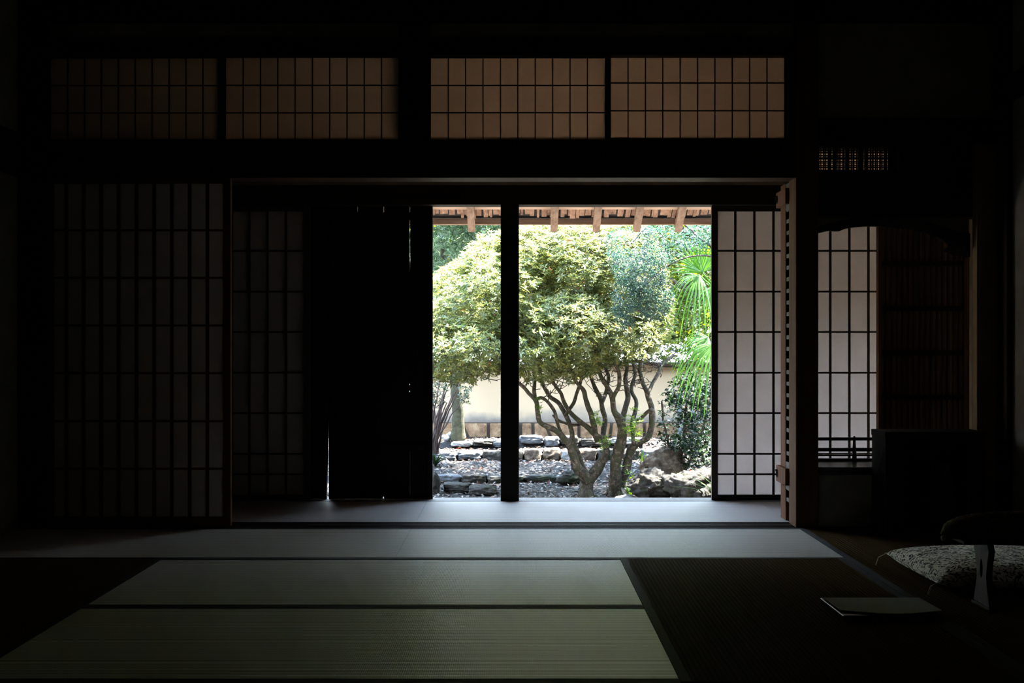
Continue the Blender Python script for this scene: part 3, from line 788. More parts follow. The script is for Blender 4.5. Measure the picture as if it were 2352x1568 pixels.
# ------------------------------------------------------------------ garden ground
def gz(x, y):
    z = -0.45
    def st(a, b, h):
        t = min(1, max(0, (y - a) / (b - a))); return h * t * t * (3 - 2 * t)
    z += st(12.15, 12.35, 0.06) + st(13.85, 14.0, 0.10) + st(14.15, 14.32, 0.08)
    return z
def gn(x, y): return gz(x, y) + 0.018 * noise.noise(Vector((x * 1.7, y * 1.7, 0))) + 0.006 * noise.noise(Vector((x * 9, y * 9, 3)))
vs = []; fs = []; nx, ny = 150, 170
xa, xb, ya, yb = -7.0, 8.0, 7.26, 15.2
for j in range(ny + 1):
    for i in range(nx + 1):
        x = xa + (xb - xa) * i / nx; y = ya + (yb - ya) * j / ny
        vs.append((x, y, gn(x, y)))
for j in range(ny):
    for i in range(nx):
        a = j * (nx + 1) + i; fs.append((a, a + 1, a + nx + 2, a + nx + 1))
b = MB(); b.add(vs, fs); o = b.build('ground', M['soil'], smooth=True); o['kind'] = 'structure'
b = MB(); b.add([(-60, 15.0, -0.6), (60, 15.0, -0.6), (60, 90, -0.6), (-60, 90, -0.6)], [(0, 1, 2, 3)])
b.add([(-60, -30, -0.6), (60, -30, -0.6), (60, 15.0, -0.6), (-60, 15.0, -0.6)], [(0, 1, 2, 3)])
o = b.build('ground_beyond', M['soil']); o['kind'] = 'structure'

for nm, xx in (('wall_added_lightblock_right', 4.6), ('wall_added_lightblock_left', -5.2)):  # unseen fences added to keep side light out of the corridor
    b = MB((xx, 11, 0)); y_ = 7.4
    while y_ < 15.2:
        b.box(xx, xx + 0.02, y_, y_ + 0.145, -0.5, 2.9); y_ += 0.15
    b.box(xx + 0.02, xx + 0.06, 7.4, 15.2, 0.2, 0.3); b.box(xx + 0.02, xx + 0.06, 7.4, 15.2, 2.3, 2.4)
    struct(b, nm, M['dark_wood'])
b = MB(); b.box(-4.4, 4.5, 7.32, 10.35, -0.47, -0.415)  # gravel added out of view as a bright reflector for eaves and screens
o = b.build('added_bounce_gravel', rock_mat('gravel', [(0.3, (0.13, 0.12, 0.11)), (0.7, (0.21, 0.20, 0.185))], 60)); tag(o, 'unseen pale gravel strip added under the eaves to bounce light upward', 'gravel', None, 'stuff')
# ------------------------------------------------------------------ leaves
def leaves(name, mat, parent, pos, dirs, length, width, tint=None, droop=0.25, fold=0.25, origin=(0, 0, 0), kind=None, ups=None):
    """pos: leaf base, dirs: leaf direction. 2 folded triangles + tip segment"""
    pos = np.asarray(pos, float); dirs = np.asarray(dirs, float); n = len(pos)
    dirs /= np.linalg.norm(dirs, axis=1, keepdims=True) + 1e-9
    L = np.asarray(length, float) * np.ones(n); W = np.asarray(width, float) * np.ones(n)
    up = np.tile(np.array([[0, 0, 1.0]]), (n, 1)) if ups is None else np.asarray(ups, float)
    up = up + RNG.normal(0, 0.25, (n, 3))
    side = np.cross(dirs, up); side /= np.linalg.norm(side, axis=1, keepdims=True) + 1e-9
    nor = np.cross(side, dirs)
    base = pos
    mid = pos + dirs * (L * 0.5)[:, None] - np.array([0, 0, 1.0]) * (L * droop * 0.15)[:, None]
    tip = pos + dirs * L[:, None] - np.array([0, 0, 1.0]) * (L * droop)[:, None]
    l = mid + side * (W / 2)[:, None] + nor * (W * fold)[:, None]
    r = mid - side * (W / 2)[:, None] + nor * (W * fold)[:, None]
    V = np.stack([base, l, mid, r, tip], axis=1).reshape(-1, 3) - np.array(origin)
    k = np.arange(n)[:, None] * 5
    T = np.concatenate([k + [0, 2, 1], k + [0, 3, 2], k + [1, 2, 4], k + [2, 3, 4]], axis=1).reshape(-1, 3)
    me = bpy.data.meshes.new(name)
    me.vertices.add(len(V)); me.vertices.foreach_set('co', V.astype(np.float32).ravel())
    me.loops.add(T.size); me.loops.foreach_set('vertex_index', T.astype(np.int32).ravel())
    me.polygons.add(len(T)); me.polygons.foreach_set('loop_start', np.arange(0, T.size, 3, dtype=np.int32))
    me.polygons.foreach_set('loop_total', np.full(len(T), 3, dtype=np.int32))
    me.update(calc_edges=True)
    if tint is None: tint = RNG.random(n)
    at = me.attributes.new('tint', 'FLOAT', 'FACE')
    at.data.foreach_set('value', np.repeat(np.asarray(tint), 4).astype(np.float32))
    me.materials.append(mat)
    o = bpy.data.objects.new(name, me); link(o, parent)
    if kind: o['kind'] = kind
    return o

def ell_points(ells, n, shell=0.45):
    """random points inside ellipsoids given in px (cx,cy,rx,ry,d,rd, weight); denser towards the outside"""
    w = np.array([e[6] if len(e) > 6 else e[2] * e[3] for e in ells], float); w /= w.sum()
    out = []
    E = [(np.array(P(e[0], e[1], e[4])), np.array([e[2] * e[4] / F, e[5], e[3] * e[4] / F])) for e in ells]
    while len(out) < n:
        i = RNG.choice(len(ells), p=w)
        c, r = E[i]
        v = RNG.normal(0, 1, 3); v /= np.linalg.norm(v)
        rad = RNG.random() ** (1 / 3) if RNG.random() > shell else RNG.uniform(0.85, 1.0)
        p = c + v * r * rad
        inside = False
        for j, (c2, r2) in enumerate(E):
            if j != i and np.sum(((p - c2) / r2) ** 2) < 0.62: inside = True; break
        if inside and RNG.random() < 0.75: continue
        lump = noise.noise(Vector(p * 3.2))
        if lump < -0.22 and RNG.random() < 0.85: continue
        out.append(p)
    return np.array(out)

def whorls(pts, nleaf, spread=0.35, centre=None, outward=0.6):
    """expand whorl centres to leaf pos/dir arrays"""
    n = len(pts)
    ax = np.array([0, 0, 1.0]) + RNG.normal(0, 0.35, (n, 3))
    if centre is not None:
        o = pts - centre; o /= np.linalg.norm(o, axis=1, keepdims=True) + 1e-9
        ax += o * outward
    ax /= np.linalg.norm(ax, axis=1, keepdims=True)
    ref = np.tile(np.array([[1.0, 0.2, 0]]), (n, 1))
    u = np.cross(ax, ref); u /= np.linalg.norm(u, axis=1, keepdims=True); w = np.cross(ax, u)
    ang = RNG.random((n, 1)) * 6.28 + np.arange(nleaf)[None, :] * (2 * math.pi / nleaf) + RNG.normal(0, 0.25, (n, nleaf))
    rise = RNG.uniform(0.0, 0.9, (n, nleaf))
    d = u[:, None] * np.cos(ang)[..., None] + w[:, None] * np.sin(ang)[..., None] + ax[:, None] * rise[..., None]
    p = np.repeat(pts[:, None], nleaf, axis=1)
    ups = np.repeat(ax[:, None], nleaf, axis=1)
    return p.reshape(-1, 3), d.reshape(-1, 3), ups.reshape(-1, 3)

def grow(mb, nodes, radii, targets, rtip=0.0028, exclude=None, jag=0.012):
    """attach each target to the nearest existing node with a crooked twig"""
    nodes = [np.array(p) for p in nodes]; radii = list(radii)
    base = np.array(nodes[0])
    order = np.argsort([min(np.sum((t - q) ** 2) for q in nodes) for t in targets])
    A = np.array(nodes)
    for k in order:
        t = targets[k]
        d2 = np.sum((A - t) ** 2, axis=1) + np.maximum(0, A[:, 2] - t[2]) * 0.25
        i = int(np.argmin(d2)); s = A[i]; L = math.sqrt(np.sum((s - t) ** 2))
        if L < 0.02: continue
        nseg = max(2, int(L / 0.09) + 1); pts = []; rr = []
        r0 = min(radii[i] * 0.7, rtip + 0.012 * L + 0.0012)
        for j in range(nseg + 1):
            f = j / nseg; p = s + (t - s) * f
            if 0 < j < nseg: p = p + RNG.normal(0, jag, 3) + np.array([0, 0, -0.10 * L * math.sin(math.pi * f) * 0.5])
            pts.append(p); rr.append(r0 * (1 - f) + rtip * f)
        mb.tube([Vector(p) for p in pts], rr, 5, False)
        A = np.vstack([A, np.array(pts[1:])]); radii += rr[1:]
    return mb

def limb_set(mb, limbs, nodes, radii, tip_scale=1.0):
    """limbs: list of [(px,py,d,r_px)...]"""
    for L in limbs:
        pts = [P(x, y, d) for x, y, d, r in L]; rad = [(r if r > 9 else r * 0.84) * d / F for x, y, d, r in L]
        p2, r2 = smooth_poly(pts, rad, 4)
        # knobbly bark
        r3 = [r * (1 + 0.16 * noise.noise(p * 14)) for p, r in zip(p2, r2)]
        p3 = [p + Vector((noise.noise(p * 9), noise.noise(p * 9 + Vector((5, 0, 0))), noise.noise(p * 9 + Vector((0, 7, 0))))) * 0.014 for p in p2]
        mb.tube(p3, r3, 9)
        for p, r in zip(p3, r3):
            nodes.append(np.array(p)); radii.append(r)

# ------------------------------------------------------------------ the big azaleas
def D(L, d0, d1):
    n = len(L); return [(x, y, d0 + (d1 - d0) * i / (n - 1), r) for i, (x, y, r) in enumerate(L)]
treeA = [
    D([(1345, 1146, 19), (1347, 1122, 17), (1350, 1104, 16), (1361, 1090, 14), (1378, 1067, 12), (1391, 1045, 10), (1393, 1028, 9), (1386, 1010, 8)], 11.0, 11.1),
    D([(1349, 1106, 14), (1338, 1087, 12), (1323, 1070, 11), (1317, 1045, 9.5), (1304, 1022, 8.5), (1284, 996, 8), (1261, 981, 7.5), (1238, 967, 7), (1234, 940, 6.5), (1230, 920, 6.5), (1214, 904, 5.5), (1197, 884, 5), (1172, 860, 4.5), (1140, 845, 4), (1100, 830, 3)], 11.0, 10.6),
    D([(1230, 922, 6), (1229, 900, 5.5), (1228, 874, 5), (1222, 840, 4), (1205, 800, 3.5), (1190, 750, 3)], 10.8, 10.9),
    D([(1230, 918, 5), (1246, 914, 4.5), (1262, 923, 4.5), (1274, 946, 4.5), (1283, 975, 4.5), (1297, 1006, 5)], 10.8, 10.95),
    D([(1344, 1088, 9), (1331, 1050, 8), (1317, 1018, 7.5), (1312, 984, 7), (1301, 953, 6.5), (1281, 922, 6), (1262, 908, 5.5), (1250, 890, 5), (1243, 860, 4), (1236, 820, 3.5)], 11.0, 11.3),
    D([(1386, 1012, 8), (1368, 996, 7.5), (1343, 976, 7), (1318, 954, 6.5), (1299, 932, 6), (1288, 905, 5), (1268, 870, 4.5), (1262, 830, 4)], 11.1, 11.0),
    D([(1372, 1014, 7), (1367, 980, 8), (1358, 953, 7.5), (1346, 922, 6.5), (1340, 900, 6), (1326, 880, 5), (1312, 850, 4.5), (1303, 810, 4)], 11.1, 10.8),
    D([(1384, 1008, 7.5), (1386, 985, 7.5), (1391, 962, 7), (1380, 927, 6.5), (1371, 897, 6), (1358, 868, 5), (1352, 835, 4.5), (1340, 790, 4)], 11.1, 11.4),
    D([(1330, 975, 4), (1300, 972, 4), (1284, 966, 3.5), (1270, 955, 3)], 11.1, 10.9),
    D([(1301, 953, 5), (1318, 925, 5), (1330, 890, 5), (1338, 868, 4.5), (1345, 840, 4)], 11.1, 11.0),
]
treeB = [
    D([(1411, 1140, 15), (1412, 1112, 14), (1413, 1087, 13), (1420, 1044, 13), (1430, 1001, 12), (1424, 964, 10), (1410, 943, 8.5), (1405, 915, 7.5), (1393, 886, 7), (1378, 862, 6), (1366, 830, 5), (1358, 790, 4)], 11.1, 10.9),
    D([(1430, 1003, 9), (1430, 965, 8), (1436, 932, 7.5), (1443, 909, 7), (1437, 872, 6), (1441, 840, 5), (1435, 790, 4.5), (1428, 740, 4)], 11.1, 11.3),
    D([(1422, 1115, 11), (1436, 1085, 11), (1443, 1055, 10.5), (1452, 1029, 10), (1476, 1013, 9), (1491, 999, 9), (1498, 962, 8.5), (1498, 932, 8), (1486, 903, 7), (1474, 869, 6), (1468, 840, 5), (1480, 800, 4.5), (1485, 760, 4)], 11.1, 11.0),
    D([(1456, 1024, 6), (1453, 985, 6.5), (1456, 955, 6), (1462, 926, 5.5), (1452, 895, 5), (1458, 860, 4.5), (1455, 820, 4)], 11.0, 11.4),
    D([(1498, 940, 6), (1489, 945, 5), (1475, 958, 4.5), (1462, 968, 4)], 11.0, 11.1),
    D([(1405, 918, 6), (1418, 895, 6), (1421, 860, 5.5), (1410, 830, 5), (1405, 790, 4)], 10.9, 10.6),
    D([(1486, 903, 5), (1505, 870, 5), (1520, 838, 4.5), (1545, 815, 4)], 11.0, 11.3),
    D([(1380, 925, 5), (1390, 905, 5), (1397, 870, 5), (1388, 835, 4.5)], 11.2, 11.5),
]
ellA = [(950, 790, 130, 95, 11.0, 0.7), (1060, 800, 120, 85, 10.8, 0.8), (1090, 700, 120, 105, 11.1, 0.9), (1010, 745, 80, 70, 10.9, 0.7), (1160, 660, 120, 130, 11.1, 1.0), (1240, 780, 100, 105, 10.7, 0.7), (1215, 600, 110, 85, 11.2, 0.9)]
ellB = [(1310, 620, 130, 120, 11.2, 1.0), (1310, 765, 115, 110, 10.8, 0.8), (1410, 640, 120, 130, 11.3, 1.0), (1420, 770, 95, 70, 10.9, 0.8), (1480, 720, 70, 90, 11.3, 0.7), (1240, 560, 100, 55, 11.5, 0.7), (1390, 550, 110, 50, 11.5, 0.7)]
def azalea(limbs, ells, low, label, leafmat, nw, rootpx, grp):
    r = P(*rootpx)
    root = empty('azalea_tree', r, label, 'azalea tree', grp)
    O = np.array(r)
    mb = MB(r); nodes, radii = [], []
    limb_set(mb, limbs, nodes, radii)
    # buttress at the foot
    for k in range(5):
        a = k * 1.25 + 0.3
        q = Vector((math.cos(a) * 0.11, math.sin(a) * 0.11, 0)); q.z = gn(r.x + q.x, r.y + q.y) - 0.02 - r.z
        mb.tube([r + q, r + Vector((q.x * 0.5, q.y * 0.5, 0.01)), r + Vector((0, 0, 0.10))], [0.018, 0.03, 0.04], 6)
    mb.v = mb.v
    tw = ell_points(ells, 620, 0.2); tw = np.vstack([tw, ell_points(low, 230, 0.1)])
    grow(mb, nodes, radii, tw, 0.0034, jag=0.016)
    mb.build('branches', M['azalea_bark'], root, smooth=True)
    pts = ell_points(ells, nw, 0.5)
    # open up the underside
    px = pts[:, 0] * F / pts[:, 1] + CX; py = CY - (pts[:, 2] - H) * F / pts[:, 1]
    lim = np.interp(px, [980, 1050, 1150, 1210, 1280, 1340, 1420, 1500, 1560], [895, 915, 910, 905, 890, 880, 868, 862, 860])
    keep = (py < lim + RNG.normal(0, 15, len(py)))
    dens = np.clip((py - (lim - 95)) / 95, 0, 1)
    keep &= RNG.random(len(py)) > dens * 0.68
    pts = pts[keep]
    p, d, u = whorls(pts, 7, centre=np.array(P((ells[0][0] + ells[-1][0]) / 2, 760, 11.0)))
    n = len(p)
    L = RNG.uniform(0.034, 0.062, n)
    tw_ = RNG.random(len(pts)); tint = np.clip(np.repeat(tw_, 7) * 0.7 + RNG.normal(0.12, 0.11, n), 0, 1)
    leaves('foliage', leafmat, root, p, d, L, L * 0.30, tint, droop=0.12, ups=u, origin=O)
    # some hanging older leaves below the canopy
    return root
azalea(treeA, ellA, [(1270, 850, 85, 50, 10.9, 0.5), (1150, 830, 90, 45, 10.8, 0.5), (1060, 860, 60, 35, 10.8, 0.5)], 'spreading azalea tree whose branches lean left behind the corridor pillar', M['azalea'], 8800, (1346, 1142, 11.0), 'azalea trees filling the garden view')
azalea(treeB, ellB, [(1390, 850, 70, 60, 11.1, 0.5), (1470, 845, 60, 45, 11.2, 0.5)], 'azalea tree with upright twisting trunks right of the corridor pillar', M['azalea2'], 9800, (1411, 1138, 11.1), 'azalea trees filling the garden view')

# ------------------------------------------------------------------ other trees and shrubs
def simple_tree(name, label, cat, rootpx, limbs, ells, ntw, nl, L, ratio, leafmat, barkmat, cluster=4, droop=0.3, rtip=0.0025, grp=None, lim=None):
    r = P(*rootpx)
    root = empty(name, r, label, cat, grp)
    mb = MB(r); nodes, radii = [], []
    limb_set(mb, limbs, nodes, radii)
    tw = ell_points(ells, ntw, 0.25)
    grow(mb, nodes, radii, tw, rtip)
    mb.build('branches', barkmat, root, smooth=True)
    pts = ell_points(ells, nl, 0.35)
    p, d, u = whorls(pts, cluster)
    p = p + RNG.normal(0, L * 0.35, p.shape)
    n = len(p); LL = RNG.uniform(L * 0.7, L * 1.25, n)
    leaves('foliage', leafmat, root, p, d, LL, LL * ratio, None, droop=droop, ups=u, origin=np.array(r))
    return root
# mossy trunk at left with long leaves high up
simple_tree('broadleaf_tree', 'tree with pale mossy trunk at left whose dark leaves show under the eaves', 'tree', (1053, 1003, 14.35),
            [D([(1054, 1008, 18), (1052, 985, 15), (1051, 940, 14), (1047, 890, 14), (1042, 820, 13), (1035, 740, 12), (1030, 660, 10), (1020, 600, 8), (1012, 550, 5)], 14.35, 14.0),
             D([(1047, 890, 9), (1062, 850, 8), (1080, 790, 7), (1085, 700, 6), (1078, 600, 5), (1085, 540, 4)], 14.3, 13.8)],
            [(1010, 555, 70, 60, 13.6, 0.8), (1010, 630, 50, 45, 13.6, 0.6), (1085, 530, 70, 35, 13.8, 0.6), (1040, 480, 110, 40, 13.8, 0.8), (960, 385, 190, 80, 13.3, 1.3, 30000), (1180, 375, 170, 80, 13.2, 1.2, 30000)],  # last two crowns added above the view to shade the ground
            170, 4600, 0.11, 0.26, M['broadleaf'], M['mossy_bark'], 3, 0.5)
# fine blue-green foliage
simple_tree('weeping_tree', 'small-leaved blue-green tree whose sprays hang before the azalea at upper right', 'tree', (1720, 1170, 9.9),
            [D([(1722, 1200, 14), (1715, 1050, 12), (1705, 900, 10), (1690, 760, 8), (1655, 600, 5), (1600, 540, 3), (1560, 510, 2.5), (1500, 510, 2), (1450, 560, 1.5)], 9.9, 9.9),
             D([(1650, 590, 2.5), (1580, 590, 2), (1520, 620, 1.6), (1470, 670, 1.2)], 9.9, 9.8)],
            [(1470, 600, 65, 85, 9.9, 0.35), (1437, 690, 30, 65, 9.9, 0.25), (1520, 560, 60, 45, 9.9, 0.35), (1590, 545, 55, 35, 10.0, 0.35), (1500, 680, 45, 60, 10.0, 0.3), (1430, 560, 40, 40, 9.9, .3)],
            240, 2700, 0.028, 0.42, M['bluegreen'], M['dark_bark'], 4, 0.4, 0.0015)
# sunlit yellow-green tree behind
simple_tree('evergreen_tree', 'sunlit yellow-green tree with dark limbs behind the palm', 'tree', (1700, 1015, 13.3),
            [D([(1700, 1040, 20), (1695, 900, 18), (1685, 760, 16), (1650, 700, 13), (1610, 683, 9), (1572, 662, 7), (1540, 640, 5)], 13.3, 13.0),
             D([(1685, 760, 12), (1665, 640, 11), (1630, 580, 9), (1602, 560, 8), (1568, 528, 7), (1530, 500, 5)], 13.3, 13.2),
             D([(1690, 850, 9), (1620, 835, 7), (1560, 838, 7), (1500, 836, 5), (1460, 825, 4)], 13.3, 13.0)],
            [(1570, 610, 100, 95, 13.3, 0.8), (1610, 730, 80, 75, 13.2, 0.7), (1530, 760, 70, 65, 13.3, 0.6), (1610, 840, 70, 30, 13.2, 0.5), (1500, 810, 60, 22, 13.1, 0.4), (1560, 500, 150, 50, 13.3, 1.0), (1460, 385, 200, 85, 13.0, 1.3, 40000), (1700, 380, 160, 85, 12.4, 1.3, 30000)],  # last two crowns added out of view to shade ground and hide low sky
            320, 7500, 0.062, 0.48, M['yellowgreen'], M['dark_bark'], 3, 0.3)
# dark camellia shrub
simple_tree('camellia_shrub', 'dark glossy-leaved shrub growing behind the tilted rock', 'shrub', (1562, 1090, 11.9),
            [D([(1560, 1098, 5), (1566, 1040, 4.5), (1572, 980, 4), (1578, 920, 3)], 11.9, 11.9), D([(1562, 1095, 4), (1540, 1030, 3.5), (1525, 970, 3), (1520, 920, 2.5)], 11.9, 11.7),
             D([(1565, 1095, 4), (1600, 1030, 3.5), (1622, 960, 3), (1635, 900, 2.5)], 11.9, 12.0)],
            [(1590, 915, 55, 55, 11.8, 0.35), (1540, 950, 35, 45, 11.8, 0.3, 900), (1600, 990, 60, 45, 11.8, 0.4), (1562, 1000, 50, 32, 11.9, 0.4), (1608, 1050, 50, 33, 11.9, 0.4)],
            150, 760, 0.060, 0.5, M['camellia'], M['dark_bark'], 3, 0.3)
# upright shrub at left edge: many thin stems fanning from one foot
r = P(995, 1045, 13.2); r.z = gn(r.x, r.y)
root = empty('upright_shrub', r, 'shrub of many thin upright stems at the left edge of the garden view', 'shrub')
mb = MB(r); nodes = []; radii = []
for k in range(26):
    a = RNG.uniform(-40, 62); hh = RNG.uniform(110, 170)
    d1 = 13.2 + RNG.uniform(-0.3, 0.3)
    x0 = 992 + RNG.uniform(-12, 16)
    L = [(x0, 1042, 13.2, 2.6), (x0 + a * 0.25, 1042 - hh * 0.4, (13.2 + d1) / 2, 2.2), (x0 + a * 0.65, 1042 - hh * 0.75, d1, 1.7), (x0 + a, 1042 - hh, d1, 1.2)]
    limb_set(mb, [L], nodes, radii)
mb.build('stems', M['stem'], root)
pts = ell_points([(1000, 900, 32, 38, 13.2, 0.3), (970, 880, 50, 50, 13.2, 0.3), (1068, 905, 16, 28, 13.6, 0.15)], 420, 0.3)
p, d, u = whorls(pts, 4); n = len(p)
leaves('foliage', M['camellia'], root, p, d, RNG.uniform(0.03, 0.05, n), 0.015, None, 0.2, ups=u, origin=np.array(r))
# far trees over the garden wall
for i, (px, py, rx_, ry_, d, lab) in enumerate([
        (1120, 560, 200, 90, 27.0, 'broad far tree beyond the garden wall behind the azalea crown'),
        (1520, 640, 160, 120, 27.0, 'tall far tree beyond the garden wall at upper right')]):
    simple_tree('background_tree', lab, 'tree', (px, 870, d), [D([(px, 880, 12), (px + 5, 800, 11), (px, 700, 9), (px - 5, py, 6)], d, d)],
                [(px, py, rx_, ry_, d, 1.2), (px - rx_ * 0.5, py + 30, rx_ * 0.6, ry_ * 0.7, d, 1.0)], 90, 3000, 0.13, 0.45, M['yellowgreen'], M['dark_bark'], 3, 0.3, 0.005, 'far trees beyond the wall')

# unseen tall trees added behind the garden wall to block low sky light
def added_shade_tree(loc, seed):
    root = empty('added_shade_tree', loc, 'tall dense tree added out of view to block low sky light', 'tree', 'unseen trees added to block low sky light')
    mb = MB(loc); L = Vector(loc)
    mb.tube([L, L + Vector((0.1, 0, 1.5)), L + Vector((0, 0.1, 3.2)), L + Vector((0.1, 0, 4.8))], [0.20, 0.16, 0.11, 0.04], 9)
    for k in range(9):
        a = k * 2.4; z = 1.7 + k * 0.25
        mb.tube([L + Vector((0, 0, z)), L + Vector((math.cos(a) * .9, math.sin(a) * .7, z + .5)), L + Vector((math.cos(a) * 1.9, math.sin(a) * 1.4, z + .8))], [0.07, 0.045, 0.015], 6)
    mb.build('branches', M['dark_bark'], root, smooth=True)
    n = 5200
    v = RNG.normal(0, 1, (n, 3)); v /= np.linalg.norm(v, axis=1, keepdims=True)
    p = v * (RNG.random((n, 1)) ** 0.4) * np.array([2.7, 1.5, 2.35]) + np.array([0, 0, 3.25])
    leaves('foliage', M['yellowgreen'], root, p, RNG.normal(0, 1, (n, 3)), RNG.uniform(0.20, 0.34, n), 0.16, None, 0.2)
    return root
spots_ = [(-10.0, 18.3, 1.0), (-4.3, 18.5, 1.0), (1.4, 18.3, 1.0), (7.1, 18.5, 1.0), (-7.1, 22.2, 1.3), (-1.3, 22.4, 1.3), (4.4, 22.2, 1.3), (10.2, 22.4, 1.3)]
t0_ = added_shade_tree((0, 0, 0), 1)
for k, (x_, y_, sc_) in enumerate(spots_):
    c = t0_
    if k:
        c = t0_.copy(); COL.objects.link(c)
        for ch in t0_.children:
            d_ = ch.copy(); COL.objects.link(d_); d_.parent = c
    c.location = (x_, y_, -0.6); c.scale = (1, 1, sc_); c.rotation_euler = (0, 0, math.pi * (k % 2))
# ------------------------------------------------------------------ fan palm
r = P(1655, 1110, 10.3)
r.z = gn(r.x, r.y)
root = empty('fan_palm', r, 'fan palm with bright green fronds leaning in beside the bright screen', 'palm')
mb = MB(r)
top = P(1652, 700, 10.3)
tp = [Vector((r.x, r.y, r.z - 0.05)), r.lerp(top, 0.33), r.lerp(top, 0.66), top]
p2, r2 = smooth_poly(tp, [0.07, 0.06, 0.065, 0.055], 8)
mb.tube(p2, [q * (1 + 0.12 * math.sin(i * 2.1)) for i, q in enumerate(r2)], 12)
mb.build('trunk', M['fibre'], root, smooth=True)
def frond(hub, face_dir, up_dir, radius, spread, nseg, droop, w0):
    """fan leaf: petiole from crown to hub, segments radiating in the plane spanned by up_dir and its side"""
    hub = Vector(hub); up_dir = Vector(up_dir).normalized(); n_ = Vector(face_dir).normalized(); side = up_dir.cross(n_).normalized()
    b = MB(r)
    b.tube([top - Vector((0, 0, 0.05)), top.lerp(hub, 0.5) + Vector((0, 0, 0.05)), hub], [0.010, 0.007, 0.005], 6)
    V = []; Fc = []; tints = []
    for k in range(nseg):
        a = math.radians(-spread / 2 + spread * k / (nseg - 1)) + random.uniform(-.02, .02)
        dr = up_dir * math.cos(a) + side * math.sin(a)
        L = radius * (0.80 + 0.20 * math.cos(a * 0.8)) * random.uniform(0.9, 1.05)
        sd = dr.cross(n_).normalized(); m = 7
        dd = droop * random.uniform(0.7, 1.3)
        i0 = len(V)
        for j in range(m + 1):
            t = j / m
            c = hub + dr * (L * t) + Vector((0, 0, -1)) * (dd * L * max(0, t - 0.3) ** 2 * 1.6) + n_ * 0.01 * math.sin(k)
            w = w0 * (0.25 + 3 * t if t < 0.25 else (1.0 - ((t - 0.25) / 0.75) ** 1.8)) + 0.0006
            fold = n_ * (w * 0.35)
            V += [c - sd * w, c + fold, c + sd * w]
        for j in range(m):
            q = i0 + j * 3
            Fc += [(q, q + 1, q + 4, q + 3), (q + 1, q + 2, q + 5, q + 4)]
    nb = len(b.f)
    b.add(V, Fc)
    o = b.build('frond', M['palm'], root, smooth=False, fix=False)
    at = o.data.attributes.new('tint', 'FLOAT', 'FACE')
    vals = []
    rt = random.random() * 0.4 + 0.3
    for i in range(len(o.data.polygons)): vals.append(min(1, max(0, rt + (0.25 if (i - nb) // 14 % 2 else -0.1))) if i >= nb else 0.4)
    at.data.foreach_set('value', vals)
frond(P(1612, 625, 9.95), (0.1, -1, 0.15), (-0.22, 0, 1), 0.31, 150, 19, 0.10, 0.0105)
frond(P(1606, 632, 10.15), (0.0, -0.75, 0.9), (-0.55, -0.1, -0.5), 0.33, 140, 13, 1.2, 0.0085)
frond(P(1636, 660, 10.1), (0.0, -0.8, 0.6), (-0.1, -0.2, -0.8), 0.22, 110, 9, 0.6, 0.0085)
frond(P(1626, 775, 10.1), (0.0, -0.8, 0.7), (-0.45, -0.1, -0.3), 0.34, 140, 14, 1.3, 0.0085)
frond(P(1640, 790, 10.0), (0.0, -0.8, 0.6), (-0.3, -0.2, -0.7), 0.38, 120, 15, 0.8, 0.0085)
frond(P(1700, 600, 10.4), (0.2, -0.8, 0.7), (0.6, 0.1, 0.5), 0.40, 160, 18, 0.6, 0.0085)
frond(P(1705, 700, 10.4), (0.2, -0.8, 0.7), (0.8, 0.1, -0.1), 0.40, 160, 18, 1.0, 0.0085)
frond(P(1665, 590, 10.7), (0.0, 0.8, 0.7), (0.0, 0.5, 0.8), 0.40, 160, 18, 0.6, 0.0085)

def blade_plant(name, label, cat, loc, n, L, w, mat, lean=0.8, seed=1, wide=6.28, a0=0):
    rs = random.Random(seed); r = Vector(loc); b = MB(r); tv = []
    for k in range(n):
        a = a0 + rs.uniform(-wide / 2, wide / 2); l = L * rs.uniform(0.7, 1.1); ln = lean * rs.uniform(0.4, 1.1)
        V = []; Fc = []; m = 6
        sd = Vector((-math.sin(a), math.cos(a), 0))
        for j in range(m + 1):
            t = j / m
            c = r + Vector((math.cos(a) * l * ln * t ** 1.3, math.sin(a) * l * ln * t ** 1.3, l * (t - 0.45 * ln * t * t)))
            ww = w * (1 - t ** 2.2) * (0.5 + min(0.5, t * 2)) + 0.0004
            V += [c - sd * ww, c + sd * ww]
        for j in range(m): Fc.append((2 * j, 2 * j + 1, 2 * j + 3, 2 * j + 2))
        b.add(V, Fc); tv += [rs.random()] * m
    o = b.build(name, mat, None, fix=False)
    at = o.data.attributes.new('tint', 'FLOAT', 'FACE'); at.data.foreach_set('value', tv)
    return tag(o, label, cat)
def on_ground(px, py, d, sink=0.0):
    p = P(px, py, d); p.z = gn(p.x, p.y) - sink; return p
blade_plant('strap_leaf_plant', 'bright arching strap leaves at the foot of the bright screen', 'plant', on_ground(1668, 1130, 10.2), 22, 0.44, 0.014, M['fresh'], 1.1, 4, 3.6, math.pi)
blade_plant('grass_clump', 'fresh green grass clump left of the tilted rock', 'grass', on_ground(1478, 1085, 12.6), 16, 0.24, 0.009, M['fresh'], 0.5, 5)
blade_plant('grass_clump', 'small green sprouts between the azalea trunks and the low rock', 'grass', on_ground(1446, 1135, 11.0), 14, 0.16, 0.008, M['fresh'], 0.7, 6)
blade_plant('dark_fern', 'dark low leafy plant at the left edge below the upright shrub', 'plant', on_ground(1000, 1060, 13.0), 26, 0.20, 0.014, M['camellia'], 1.1, 8)
